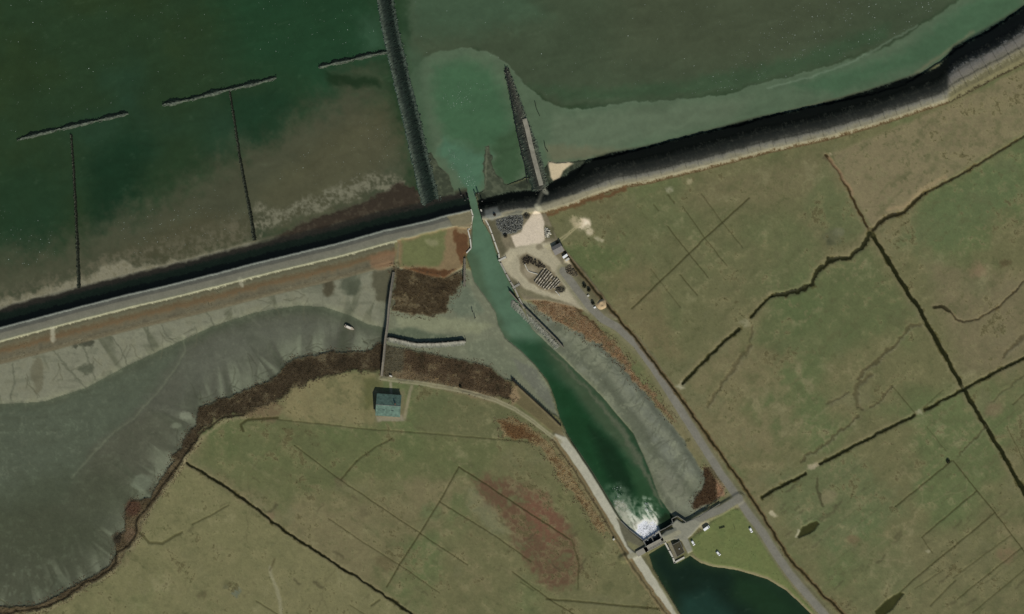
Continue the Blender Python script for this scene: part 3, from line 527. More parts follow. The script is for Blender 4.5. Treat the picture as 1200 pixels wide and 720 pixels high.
paint(W, poly([(620, 100), (660, 118), (740, 118), (860, 105), (960, 78), (1040, 45), (1040, 30), (920, 70), (800, 95), (700, 105)], 8, 4), (54, 78, 58), .7)
PL = [(480, 90), (490, 72), (510, 61), (540, 56), (575, 62), (596, 76), (612, 97), (634, 117), (655, 126), (680, 130), (720, 124), (750, 120), (800, 117), (850, 112), (880, 102), (920, 92), (980, 75), (1040, 55), (1080, 30), (1110, 10), (1140, -10), (1300, -130), (1300, 40), (1060, 100), (900, 145), (720, 190), (600, 230), (540, 235), (500, 190)]
pl = poly(PL, 1.6, 2.2)
paint(W, pl, (78, 98, 79)); paint(W, pl*sm((N30+.2)/1), (72, 93, 75), .6)
paint(W, poly([(470, 40), (498, 66), (494, 90), (500, 130), (508, 180), (480, 185)], 9, 3), (62, 84, 66), .85)
paint(W, poly([(930, 100), (1060, 60), (1110, 20), (1200, -40), (1200, 10), (1100, 70), (980, 110)], 10, 4), (62, 92, 70), .8)
paint(W, poly([(650, 135), (800, 122), (880, 115), (860, 142), (760, 165), (680, 184), (640, 170)], 10, 4), (88, 104, 86), .7)
paint(W, poly([(640, 170), (700, 172), (740, 176), (690, 186), (645, 192)], 6, 3), (104, 104, 84), .6)
EDG = PL[3:17]
paint(W, line(EDG, 1.6, 2.5, 2.2), (104, 124, 106), .4)
paint(W, line([(900, 103), (935, 94), (970, 84), (1000, 72), (1040, 50), (1075, 30)], 1.8, 3, 2), (110, 132, 114), .55)
paint(W, line([(820, 158), (900, 138), (975, 119), (1030, 104), (1060, 95), (1100, 68), (1140, 38)], 3, 5, 1.5), (112, 110, 90), .55)
paint(W, poly([(510, 80), (540, 70), (575, 78), (590, 110), (600, 150), (580, 175), (560, 180), (520, 160), (505, 110)], 12, 4), (58, 92, 68), .85)
paint(W, poly([(520, 160), (560, 180), (575, 180), (560, 228), (548, 228), (535, 205), (515, 180)], 6, 3), (70, 106, 86), .85)
paint(W, poly([(578, 165), (606, 150), (614, 195), (600, 220), (580, 212)], 8, 5), (50, 76, 54), .75)
chp = [(545, 180), (560, 240), (575, 290), (592, 350), (612, 385), (640, 420), (690, 500), (740, 610)]
def chseg(pts, col, soft, k=1): paint(W, poly(pts, soft, 1.5), col, k)
chseg([(535, 225), (570, 225), (600, 320), (625, 380), (700, 450), (670, 470), (580, 400), (540, 300)], (74, 102, 84), 3)
chseg([(545, 290), (560, 300), (575, 350), (590, 380), (575, 390), (545, 340)], (66, 86, 68), 6, .8)
chseg([(540, 395), (585, 380), (612, 412), (600, 425), (560, 400)], (64, 82, 64), 6, .8)
chseg([(600, 400), (640, 400), (700, 450), (760, 545), (790, 610), (750, 640), (700, 580), (655, 500), (640, 450)], (36, 66, 48), 8)
chseg([(625, 380), (660, 415), (720, 480), (770, 580), (755, 560), (700, 500), (655, 440)], (66, 80, 62), 10, .7)
chseg([(640, 440), (670, 460), (700, 500), (740, 545), (775, 600), (740, 600), (700, 560), (665, 510)], (26, 58, 38), 8)
chseg([(690, 500), (720, 520), (745, 570), (735, 588), (712, 560)], (20, 42, 30), 8, .9)
chseg([(735, 545), (760, 560), (775, 590), (770, 615), (755, 600)], (44, 72, 50), 5, .7)
chseg([(766, 612), (780, 602), (792, 604), (794, 612), (775, 622)], (22, 36, 26), 3, .8)  # wall shadow painted into the water colour, deepening the cast one
chseg(BAS, (20, 37, 32), 12); chseg([(800, 700), (830, 690), (860, 720), (850, 760), (790, 740)], (30, 56, 50), 12, .8)
chseg([(860, 672), (900, 682), (950, 722), (900, 730), (860, 700)], (30, 54, 36), 12, .7)
FOAM = [(718, 586), (731, 588), (741, 600), (750, 611), (763, 611), (771, 621), (754, 634), (746, 629), (728, 613)]
paint(W, poly([(712, 572), (730, 570), (752, 590), (764, 586), (776, 615), (756, 634), (728, 614)], 8, 4)*sm((N12*.5+N4*.6+.7)/1.2), (118, 136, 118), .55)
paint(W, chm, (26, 32, 28))
fo = poly(FOAM, 3.5, 3.5); paint(W, fo, (150, 156, 143), .9)
paint(W, fo*sm((-N4-.1)/.6), (86, 104, 86), .6)
fl_ = gnoise((U*.55+V*.83)/12, (U*.83-V*.55)/2.2)+.4*N4
paint(W, poly([(738, 596), (752, 606), (760, 588), (768, 600), (773, 622), (755, 635), (742, 626)], 5, 3)*sm((fl_+.25)/.6), (200, 208, 196), .8)
for q in range(26):
    a_ = RNG.uniform(-2.35, -1.75); x_0, y_0 = RNG.uniform(740, 770), RNG.uniform(606, 622); L_ = RNG.uniform(8, 34)
    paint(W, line([(x_0, y_0), (x_0+L_*.5*math.cos(a_), y_0+L_*.5*math.sin(a_)), (x_0+L_*math.cos(a_+.2), y_0+L_*math.sin(a_+.2))], 1.0, 2.2, 2.5), (176, 188, 174), RNG.uniform(.15, .5))
fw = poly([(747, 615), (757, 608), (768, 611), (773, 622), (755, 635), (744, 628)], 3.5, 3); paint(W, fw*sm((N4+1.3)/.7), (240, 243, 238), 1)
paint(W, line([(757, 588), (759, 600), (763, 612)], 5, 5, 3)*sm((N4+.2)/.5), (170, 190, 174), .7)
paint(W, line([(724, 574), (726, 590)], 4, 4, 3)*sm((N4+.1)/.5), (120, 140, 124), .7)
swell = gnoise((U*.25+V*.97)/5.5+N30*1.4, (U*.97-V*.25)/26)
W *= (1+.035*swell+.03*N30)[..., None]
paint(W, mixn(gnoise((U*.35+V*.94)/2.6+N12, (U*.94-V*.35)/9)+.5*N12, .75, 1.3), (96, 112, 92), .10)
W *= (1+.03*N12+.02*N4)[..., None]; W *= np.array((1.03, .98, .93), np.float32)

def lin(c):
    c = np.clip(np.asarray(c, np.float32)/255, 0, 1)
    return np.where(c < .04045, c/12.92, ((c+.055)/1.055)**2.4)
CL = np.clip(lin(C)/K, 0.004, .85); op = sm((-H+.02)/.9); opb = sm((-H+1.25)/.7)
_b = np.zeros((NV, NU), bool); _b[bas.sl] = bas.a > .02
opw = np.where(_b, opb, op)[..., None]
WL = np.clip((lin(W)/K-np.array((0, .001, .004), np.float32))*opw+CL*(1-opw)*.85, 0.002, .85)

# ------------------------------------------------------------------ materials
MATS = {}
def base_mat(name):
    m = bpy.data.materials.new(name); m.use_nodes = True
    nt = m.node_tree; b = nt.nodes['Principled BSDF']
    return m, nt, b
def vcol_mat(name, rough=.9, spec=.2, nscale=.5, namp=.12, bump=.3, water=False):
    m, nt, b = base_mat(name); N = nt.nodes; Lk = nt.links
    at = N.new('ShaderNodeAttribute'); at.attribute_name = 'Col'
    tc = N.new('ShaderNodeTexCoord')
    no = N.new('ShaderNodeTexNoise'); no.inputs['Scale'].default_value = nscale; no.inputs['Detail'].default_value = 5; no.inputs['Roughness'].default_value = .65
    Lk.new(tc.outputs['Object'], no.inputs['Vector'])
    mr = N.new('ShaderNodeMapRange'); mr.inputs[1].default_value = .25; mr.inputs[2].default_value = .75
    mr.inputs[3].default_value = 1-namp; mr.inputs[4].default_value = 1+namp
    Lk.new(no.outputs['Fac'], mr.inputs[0])
    vm = N.new('ShaderNodeVectorMath'); vm.operation = 'SCALE'
    Lk.new(at.outputs['Color'], vm.inputs[0]); Lk.new(mr.outputs[0], vm.inputs['Scale'])
    Lk.new(vm.outputs[0], b.inputs['Base Color'])
    b.inputs['Roughness'].default_value = rough; b.inputs['Specular IOR Level'].default_value = spec
    bp = N.new('ShaderNodeBump'); bp.inputs['Strength'].default_value = bump; bp.inputs['Distance'].default_value = .3
    Lk.new(no.outputs['Fac'], bp.inputs['Height']); Lk.new(bp.outputs[0], b.inputs['Normal'])
    if water:
        ao = N.new('ShaderNodeAttribute'); ao.attribute_name = 'opacity'
        Lk.new(ao.outputs['Fac'], b.inputs['Alpha'])
    return m
def mat(name, rgb, rough=.8, spec=.3, var=.12, scale=1.2, metal=0):
    if name in MATS: return MATS[name]
    m, nt, b = base_mat(name); N = nt.nodes; Lk = nt.links
    c = lin(rgb)/K if max(rgb) > 1 else np.array(rgb)
    tc = N.new('ShaderNodeTexCoord')
    no = N.new('ShaderNodeTexNoise'); no.inputs['Scale'].default_value = scale; no.inputs['Detail'].default_value = 4
    Lk.new(tc.outputs['Object'], no.inputs['Vector'])
    cr = N.new('ShaderNodeValToRGB')
    cr.color_ramp.elements[0].position = .3; cr.color_ramp.elements[1].position = .7
    cr.color_ramp.elements[0].color = (*[float(min(.85, x*(1-var))) for x in c], 1); cr.color_ramp.elements[1].color = (*[float(min(.85, x*(1+var))) for x in c], 1)
    Lk.new(no.outputs['Fac'], cr.inputs[0]); Lk.new(cr.outputs[0], b.inputs['Base Color'])
    b.inputs['Roughness'].default_value = rough; b.inputs['Specular IOR Level'].default_value = spec; b.inputs['Metallic'].default_value = metal
    MATS[name] = m; return m

# ------------------------------------------------------------------ grid meshes
def grid_mesh(name, face_mask, zz, colors, material, opacity=None):
    j, i = np.nonzero(face_mask)
    if len(j) == 0: return None
    a = j*NU+i
    F = np.stack([a, a+NU, a+NU+1, a+1], 1)          # v runs south, so this order faces up
    uq, inv = np.unique(F, return_inverse=True)
    inv = inv.reshape(F.shape)
    me = bpy.data.meshes.new(name)
    n, nf = len(uq), len(F)
    co = np.empty((n, 3), np.float32)
    co[:, 0] = wx(U.ravel()[uq]); co[:, 1] = wy(V.ravel()[uq]); co[:, 2] = zz.ravel()[uq] if isinstance(zz, np.ndarray) else zz
    me.vertices.add(n); me.vertices.foreach_set('co', co.ravel())
    me.loops.add(nf*4); me.loops.foreach_set('vertex_index', inv.ravel().astype(np.int32))
    me.polygons.add(nf); me.polygons.foreach_set('loop_start', (np.arange(nf)*4).astype(np.int32))
    me.polygons.foreach_set('loop_total', np.full(nf, 4, np.int32))
    me.update(calc_edges=True)
    me.polygons.foreach_set('use_smooth', np.ones(nf, bool))
    ca = me.attributes.new('Col', 'FLOAT_COLOR', 'POINT')
    cc = np.ones((n, 4), np.float32); cc[:, :3] = colors.reshape(-1, 3)[uq]
    ca.data.foreach_set('color', cc.ravel())
    if opacity is not None:
        oa = me.attributes.new('opacity', 'FLOAT', 'POINT'); oa.data.foreach_set('value', opacity.ravel()[uq].astype(np.float32))
    me.materials.append(material)
    o = bpy.data.objects.new(name, me); COL.objects.link(o); o['kind'] = 'structure'
    return o
zf = Z[:-1, :-1]
zmats = {'meadow': vcol_mat('pasture_turf', .95, .03, .35, .08, .35), 'mudflat': vcol_mat('wet_mud', .7, .06, .4, .05, .1), 'seabed': vcol_mat('sea_mud', .9, .1, .3, .05, .1),
         'sea_dike': vcol_mat('dike_revetment', .9, .02, .5, .10, .25), 'farm_road': vcol_mat('road_surface', .95, .05, .6, .06, .1), 'gravel_yard': vcol_mat('gravel', .95, .1, .7, .10, .3),
         'marsh': vcol_mat('marsh_litter', .95, .05, .5, .22, .8), 'ditch_water': vcol_mat('ditch_water', .4, .05, .3, .1, .02)}
for k, nm in enumerate(ZONES):
    grid_mesh(nm, zf == k, H, CL, zmats[nm])
wet = (H < .12)
wf = wet[:-1, :-1] | wet[1:, :-1] | wet[:-1, 1:] | wet[1:, 1:]
ditchy = (Z == 7); wf &= ~(ditchy[:-1, :-1] | ditchy[1:, 1:])
Vf, Uf = V[:-1, :-1], U[:-1, :-1]
seam = np.zeros((NV, NU), bool); seam[sea.sl] = sea.a > .02
for m in (ch, sp1, sp2, chm): seam[m.sl] |= m.a > .02
bd = np.zeros((NV, NU), bool); bd[bas.sl] = bas.a > .02
seam_all = (seam[:-1, :-1] | seam[1:, 1:])
rip = .012*N4
wm = vcol_mat('turbid_sea', .25, .1, .25, .04, .06)
dike_line = 236
outer = (Vf < dike_line) | (Uf < 520)
grid_mesh('sea_water', wf & seam_all & outer, 0.0+rip, WL, wm)
grid_mesh('harbour_water', wf & seam_all & ~outer & ~bd[:-1, :-1], 0.0+rip, WL, vcol_mat('harbour_water', .25, .1, .25, .04, .06))
bw = (H < 1.0) & bd; grid_mesh('basin_water', bw[:-1, :-1] | bw[1:, 1:], .8+rip, WL, vcol_mat('basin_water', .25, .1, .25, .03, .04))

# @@OBJ@@
# ------------------------------------------------------------------ helpers for things
def hz(u, v):
    i = min(max(int(np.searchsorted(us, u)), 0), NU-1); j = min(max(int(np.searchsorted(vs, v)), 0), NV-1)
    return float(H[j, i])
class MB:
    """collects shapes in local metres around (ox, oy, oz); build() links them as one mesh object"""
    def __init__(s, o=(0, 0, 0)): s.o = Vector(o); s.v = []; s.f = []; s.c = []
    def addv(s, pts, faces, col=None):
        b = len(s.v); s.v += [tuple(p) for p in pts]; s.f += [tuple(b+i for i in f) for f in faces]
        s.c += [col]*len(pts)
    def box(s, c, size, rot=0, col=None, taper=1.0):
        x, y, z = size; cr, sr = math.cos(rot), math.sin(rot); P = []
        for k, (dz, t) in enumerate(((0, 1), (z, taper))):
            for sx, sy in ((-1, -1), (1, -1), (1, 1), (-1, 1)):
                px, py = sx*x/2*t, sy*y/2*t
                P.append((c[0]+px*cr-py*sr, c[1]+px*sr+py*cr, c[2]+dz))
        s.addv(P, [(3, 2, 1, 0), (4, 5, 6, 7), (0, 1, 5, 4), (1, 2, 6, 5), (2, 3, 7, 6), (3, 0, 4, 7)], col)
    def tube(s, p, q, r, n=7, col=None, r2=None):
        p, q = Vector(p), Vector(q); d = (q-p).normalized(); a = d.orthogonal().normalized(); b = d.cross(a)
        P = [p+(a*math.cos(t)+b*math.sin(t))*r for t in [2*math.pi*k/n for k in range(n)]]
        P += [q+(a*math.cos(t)+b*math.sin(t))*(r2 or r) for t in [2*math.pi*k/n for k in range(n)]]
        s.addv(P, [(k, (k+1) % n, n+(k+1) % n, n+k) for k in range(n)]+[tuple(range(n-1, -1, -1)), tuple(range(n, 2*n))], col)
    def prism(s, pts, z0, z1, col=None):
        n = len(pts)
        ar = sum(pts[i][0]*pts[(i+1) % n][1]-pts[(i+1) % n][0]*pts[i][1] for i in range(n))
        if ar < 0: pts = pts[::-1]
        P = [(x, y, z0) for x, y in pts]+[(x, y, z1) for x, y in pts]
        s.addv(P, [tuple(range(n-1, -1, -1)), tuple(range(n, 2*n))]+[(k, (k+1) % n, n+(k+1) % n, n+k) for k in range(n)], col)
    def wall(s, pts, th, z0, z1, col=None):
        """upright band of thickness th along a polyline (metres)"""
        for (x0, y0), (x1, y1) in zip(pts[:-1], pts[1:]):
            L = math.hypot(x1-x0, y1-y0)
            s.box(((x0+x1)/2, (y0+y1)/2, z0), (L+th*.6, th, z1-z0), math.atan2(y1-y0, x1-x0), col)
    def rock(s, c, r, col=None):
        q = random.random; P = []
        for d in ((1, 0, 0), (0, 1, 0), (-1, 0, 0), (0, -1, 0)):
            k = r*(.7+.5*q()); a = q()*.8
            P.append((c[0]+k*(d[0]*math.cos(a)-d[1]*math.sin(a)), c[1]+k*(d[0]*math.sin(a)+d[1]*math.cos(a)), c[2]+r*(q()-.5)*.3))
        t = r*(.45+.35*q())
        T = []
        for x, y, z in P: T.append((c[0]+(x-c[0])*.55+r*(q()-.5)*.2, c[1]+(y-c[1])*.55+r*(q()-.5)*.2, c[2]+t+r*.25*(q()-.5)))
        s.addv(P+T, [(0, 1, 5, 4), (1, 2, 6, 5), (2, 3, 7, 6), (3, 0, 4, 7), (4, 5, 6, 7)], col)
    def build(s, name, m, parent=None, smooth=False):
        me = bpy.data.meshes.new(name); me.from_pydata(s.v, [], s.f); me.update()
        if any(c is not None for c in s.c):
            ca = me.attributes.new('Col', 'FLOAT_COLOR', 'POINT')
            cc = np.ones((len(s.v), 4), np.float32); cc[:, :3] = np.clip(lin(np.array([c if c is not None else (90, 90, 80) for c in s.c], np.float32))/K, .003, .85)
            ca.data.foreach_set('color', cc.ravel())
        if smooth: me.polygons.foreach_set('use_smooth', [True]*len(me.polygons))
        me.materials.append(m)
        o = bpy.data.objects.new(name, me); COL.objects.link(o)
        if parent is not None: o.parent = parent
        else: o.location = s.o
        return o
def tag(o, label, cat, group=None):
    o['label'] = label; o['category'] = cat
    if group: o['group'] = group
    return o
def thing(name, label, cat, u, v, z=None, rot=0, group=None):
    o = bpy.data.objects.new(name, None); COL.objects.link(o); o.empty_display_size = .5
    o.location = (wx(u), wy(v), hz(u, v) if z is None else z); o.rotation_euler = (0, 0, rot)
    return tag(o, label, cat, group)
def dup(root, label=None):
    r = root.copy(); COL.objects.link(r)
    for ch_ in list(root.children):
        c = ch_.copy(); COL.objects.link(c); c.parent = r
        for g in list(ch_.children):
            d = g.copy(); COL.objects.link(d); d.parent = c
    if label: r['label'] = label
    return r
def loc(pts, u, v): return [((x-u)*S, (v-y)*S) for x, y in pts]
def resample(pts, step):
    out = []; 
    for (x0, y0), (x1, y1) in zip(pts[:-1], pts[1:]):
        n = max(1, int(math.hypot(x1-x0, y1-y0)/step))
        for k in range(n): out.append((x0+(x1-x0)*k/n, y0+(y1-y0)*k/n))
    return out+[pts[-1]]
def normals(P):
    out = []
    for i in range(len(P)):
        a, b = P[max(i-1, 0)], P[min(i+1, len(P)-1)]
        dx, dy = b[0]-a[0], b[1]-a[1]; L = math.hypot(dx, dy) or 1
        out.append((-dy/L, dx/L))
    return out
def jit(c, a): k = 1+random.uniform(-a, a); return tuple(min(250, x*k) for x in c)
def ridge(mb, pts, profile, step=1.1, jx=.35, jz=.12, taper=2, wfun=None, ca=.14):
    """embankment along a local polyline; profile rows (offset left of travel, z, colour)"""
    P = resample(pts, step); Nn = normals(P); n = len(profile); V_ = []; Cc = []
    for i, ((x, y), (nx, ny)) in enumerate(zip(P, Nn)):
        e = min(i, len(P)-1-i); s_ = 1 if taper == 0 else min(1, (e+.3)/taper)
        wf_ = wfun(i/(len(P)-1)) if wfun else 1
        for off, z, c in profile:
            o_ = off*wf_*(.45+.55*s_)+random.gauss(0, jx)
            V_.append((x+nx*o_, y+ny*o_, z if z < 0 else z*s_+random.gauss(0, jz))); Cc.append(jit(c, ca))
    b = len(mb.v); mb.v += V_; mb.c += Cc
    for i in range(len(P)-1):
        for k in range(n-1):
            a = b+i*n+k; mb.f.append((a, a+1, a+n+1, a+n))
def strew(mb, pts, n, half, zf, cf, r=(.35, .9), wfun=None):
    P = resample(pts, 1.0); Nn = normals(P)
    for _ in range(n):
        i = random.randrange(len(P)); o_ = random.uniform(-half, half)*(wfun(i/len(P)) if wfun else 1)
        mb.rock((P[i][0]+Nn[i][0]*o_, P[i][1]+Nn[i][1]*o_, zf(o_)), random.uniform(*r), cf(o_))
STONE = vcol_mat('basalt_stones', .9, .1, .9, .12, .3)
CONC = mat('concrete', (140, 136, 122), .9, .2, .1, .5); CONC_D = mat('weathered_concrete', (104, 102, 92), .9, .2, .14, .6)
LITCONC = mat('pale_concrete', (176, 172, 156), .9, .2, .08, .5)
WOOD = mat('weathered_timber', (104, 98, 84), .9, .1, .2, 1.5); TAR = mat('tarred_timber', (34, 30, 24), .85, .2, .25, 1.2)
STEEL = mat('rusty_steel', (52, 42, 34), .8, .3, .25, .8); GALV = mat('galvanised_rail', (124, 122, 114), .6, .3, .1, 2, .1)
WHITE = mat('white_paint', (228, 222, 208), .5, .3, .04, 1); GLASS = mat('dark_glass', (22, 26, 28), .15, .5, .05, 1); TYRE = mat('tyre_rubber', (20, 20, 20), .9, .2, .05, 2)
GREYROOF = mat('grey_roof_sheet', (112, 108, 100), .8, .15, .1, .6); TEAL = mat('teal_roof_tiles', (84, 104, 90), .8, .15, .3, .45)
BRICK = mat('red_brown_brick', (112, 78, 62), .9, .1, .14, 1.5); ROOFBROWN = mat('brown_roof_felt', (62, 58, 44), .95, .1, .15, .7); DOORG = mat('green_door_paint', (40, 66, 52), .6, .3, .05, 1)
BLACK = mat('black_steel', (22, 24, 24), .7, .3, .15, 1)

# ------------------------------------------------------------------ dams and groynes on the sea side
DAM = [(446, -160), (450, -60), (452, 0), (459, 40), (466, 70), (474, 105), (484, 145), (491, 178), (499, 210), (507, 243)]
u0, v0 = DAM[4]; t = {'label': 'long dark stone breakwater with two pale stone rims running out from the dike'}
mb = MB((wx(u0), wy(v0), 0)); rm, dk = (64, 72, 60), (24, 33, 26)
ridge(mb, loc(DAM, u0, v0), [(8.6, -1.6, (40, 56, 44)), (7.2, .15, (44, 58, 48)), (6.4, .75, rm), (5.2, .55, (54, 64, 54)), (3.6, .35, dk), (1.8, .55, (20, 29, 23)), (-.6, .8, (26, 35, 28)), (-2.6, .8, (34, 42, 35)), (-4.2, .9, (42, 50, 42)), (-6.0, 1.15, (62, 70, 58)), (-7.4, .8, (74, 82, 70)), (-8.4, .1, (58, 76, 62)), (-9.4, -1.6, (50, 72, 58))], 1.1, .35, .10, 0, lambda f: .84+.1*f+.5*max(0, f-.86)**1, .18)
strew(mb, loc(DAM, u0, v0), 900, 8.6, lambda o: .75, lambda o: jit((78, 86, 74) if o < -5 or o > 5.5 else (36, 44, 36), .22), (.3, .7), lambda f: .84+.1*f+.5*max(0, f-.86))
tag(mb.build('breakwater', STONE), t['label'], 'breakwater')
def groyne(pts, label, seed):
    random.seed(seed); u, v = pts[len(pts)//2]
    m_ = MB((wx(u), wy(v), 0)); L = loc(pts, u, v)
    ridge(m_, L, [(4.6, -1.6, (18, 32, 22)), (3.6, .02, (16, 28, 20)), (2.0, .35, (15, 25, 19)), (.7, .7, (30, 38, 30)), (-.1, .8, (74, 80, 68)), (-1.3, .6, (78, 84, 70)), (-2.2, .02, (56, 64, 50)), (-3.4, -1.6, (40, 56, 42))], 1.2, .3, .12, 3, lambda f: .55+.4*math.sin(f*9+seed)**2+.15*math.sin(f*37+seed), .2)  # north flank and its stones coloured dark: the groyne's shaded side is painted in
    strew(m_, L, 150, 2.0, lambda o: .5, lambda o: jit((82, 88, 74) if o < 0.2 else (24, 34, 26), .2), (.25, .6))
    return tag(m_.build('stone_groyne', STONE), label, 'groyne', 'stone groynes parallel to the dike')
groyne([(20, 164), (45, 157), (75, 150), (110, 142), (150, 133)], 'low stone groyne at the far western end, joined by the first stake row', 3)
groyne([(190, 123), (225, 116), (262, 106), (290, 100), (324, 91)], 'middle stone groyne with a broken crest, joined by the second stake row', 4)
groyne([(373, 79), (392, 74), (412, 70), (432, 65), (453, 61)], 'short stone groyne touching the long breakwater', 5)
def stake_row(pts, label):
    u, v = pts[1]; t = thing('brushwood_fence', label, 'brushwood fence', u, v, 0, 0, 'brushwood fences running from the dike into the sea')
    m_ = MB(); L = loc(pts, u, v); ridge(m_, L, [(1.8, -1.5, (24, 32, 22)), (1.3, .4, (22, 26, 18)), (.2, 1.0, (28, 30, 21)), (-.7, .85, (64, 68, 54)), (-1.3, -1.5, (40, 48, 34))], 1.0, .22, .18, 0, lambda f: .75+.55*f)
    m_.build('brushwood', STONE, t)
    s_ = MB(); s_.tube((0, 0, -1.2), (0, 0, 1.5), .16, 6); me = None
    for k, (x, y) in enumerate(resample(L, 4.2)):
        if me is None: o = s_.build('stake', TAR, t); me = o.data
        else: o = bpy.data.objects.new('stake', me); COL.objects.link(o); o.parent = t
        o.location = (x+random.uniform(-.2, .2), y, random.uniform(-.2, .1))
stake_row([(83, 158), (86, 200), (88, 240), (90, 280), (92, 338)], 'thin dark brushwood fence below the far western groyne')
stake_row([(269, 108), (275, 145), (280, 180), (287, 220), (293, 250), (298, 282)], 'thin dark brushwood fence below the middle groyne with the broken crest')
# eastern mole
random.seed(21)
MOLE = [(593, 80), (600, 104), (607, 128), (613, 150), (621, 178), (629, 205), (635, 226)]
u0, v0 = MOLE[3]; t = thing('harbour_mole', 'tapering rubble mole with pale concrete walkway and dark sheet piling on one side', 'mole', u0, v0, 0)
mb = MB(); wfm = lambda f: .3+.75*min(1, f*1.5)
ridge(mb, loc(MOLE, u0, v0), [(9.8, -1.6, (60, 80, 64)), (7.6, .1, (66, 78, 62)), (5.6, .6, (70, 76, 62)), (3.2, 1.1, (62, 64, 54)), (.5, 1.3, (50, 50, 43)), (-2.5, 1.2, (40, 44, 37)), (-5.0, .9, (46, 54, 45)), (-6.8, .6, (30, 42, 32)), (-7.4, -1.6, (24, 40, 30))], 1.1, .35, .14, 3, wfm, .18)
strew(mb, loc(MOLE, u0, v0), 520, 6.5, lambda o: 1.0, lambda o: jit((74, 76, 64), .35), (.3, .75), wfm); mb.build('rubble_core', STONE, t)
mb = MB(); WK = [(615, 141), (618, 152), (622, 170), (627, 190), (631, 205), (634, 216)]
for k, ((xa, ya), (xb, yb)) in enumerate(zip(WK[:-1], WK[1:])):
    mb.wall(loc([(xa, ya), (xb, yb)], u0, v0), 3.6, 1.0, 1.75+.01*k)
mb.build('walkway', mat('mole_concrete', (124, 120, 104), .95, .1, .22, .35), t)
mb = MB(); SP = [(592.5, 79), (597, 104), (601, 125), (606, 155), (611, 178), (616, 198), (618, 214)]
mb.wall(loc(SP, u0, v0), .5, -1.5, 1.9); mb.build('sheet_piling', BLACK, t)
def pile_row(pts, label):
    u, v = pts[0]; t = thing('pile_row', label, 'pile row', u, v, 0, 0, 'short rows of old piles beside the mole')
    me = None
    for x, y in resample(loc(pts, u, v), 1.0):
        if me is None:
            s_ = MB(); s_.tube((0, 0, -1.5), (0, 0, 1.2), .28, 6); o = s_.build('pile', TAR, t); me = o.data
        else: o = bpy.data.objects.new('pile', me); COL.objects.link(o); o.parent = t
        o.location = (x, y, random.uniform(-.5, .2))
pile_row([(627, 120), (628.5, 127), (630, 131), (632.5, 136)], 'curved row of dark piles in the water by the seaward half of the mole')
pile_row([(638, 167), (639, 173), (642, 178)], 'shorter row of dark piles just off the sandy beach by the mole')

# ------------------------------------------------------------------ quays, jetties, bridge inside the harbour
def quay(name, pts, label, cat, z0, z1, th, m_wall, cap=None, capm=None, piles=0, pz=None, side=1, rail=False):
    u, v = pts[len(pts)//2]; t = thing(name, label, cat, u, v, 0); L = loc(pts, u, v)
    b = MB(); b.wall(L, th, z0, z1); b.build('wall', m_wall, t)
    if cap: b = MB(); b.wall(L, cap, z1+.004, z1+.3); b.build('cap', capm or LITCONC, t)
    if piles:
        P = resample(L, piles); Nn = normals(P); me = None
        for (x, y), (nx, ny) in zip(P, Nn):
            if me is None:
                s_ = MB(); s_.tube((0, 0, z0), (0, 0, (pz or z1+.7)), .24, 7); o = s_.build('pile', TAR, t); me = o.data
            else: o = bpy.data.objects.new('pile', me); COL.objects.link(o); o.parent = t
            o.location = (x+nx*side*(th/2+.25), y+ny*side*(th/2+.25), random.uniform(-.25, .2))
    return t
quay('quay_wall', [(552, 246), (554.3, 253), (551.2, 268), (548.3, 269.5), (551, 280), (552.2, 291), (547, 296.5)], 'pale capped quay wall below the grassy square on the west bank', 'quay wall', -2.4, 3.0, .6, STEEL, 1.0)
quay('quay_wall', [(563.5, 246), (567, 254), (573, 265), (576.5, 274), (579.5, 283), (584.5, 297), (585, 302)], 'pale capped quay wall in front of the rubble heap on the east bank', 'quay wall', -2.4, 2.9, .6, STEEL, 1.0)
quay('quay_wall', [(587, 309), (593, 321), (598, 330), (603, 338), (608, 349), (614, 361)], 'low concrete quay wall alongside the gravel loop', 'quay wall', -2.4, 2.4, .6, STEEL, 1.3, CONC)
quay('timber_training_wall', [(597, 342), (606, 352), (616, 362), (628, 374), (640, 386), (652, 398), (660, 407)], 'tarred timber training wall with a row of piles across the mud', 'training wall', -1, 3.0, .35, TAR, .8, WOOD, 2.6, 3.3, 1)
random.seed(5)
mb = MB((wx(625), wy(378), 0)); 
ridge(mb, loc([(600, 352), (612, 364), (626, 377), (640, 391), (656, 408)], 625, 378), [(1.2, .4, (112, 112, 98)), (.4, .9, (122, 120, 106)), (-2.0, .7, (108, 110, 95)), (-4.2, .2, (96, 104, 88)), (-5.2, -1, (70, 84, 66))], 1, .4, .15, 2)
strew(mb, loc([(602, 356), (626, 379), (654, 407)], 625, 378), 160, 2.2, lambda o: .6, lambda o: jit((114, 114, 100), .35), (.3, .6))
tag(mb.build('rubble_apron', STONE), 'pale stone apron along the foot of the timber training wall', 'stone apron')
quay('timber_quay', [(600, 445), (609, 454), (620, 464), (632, 475), (645, 487), (657, 499)], 'dark timber quay with tall piles on the west bank by the dirt track', 'quay', -1, 2.6, .5, TAR, .8, TAR, 2.0, 3.6, 1)
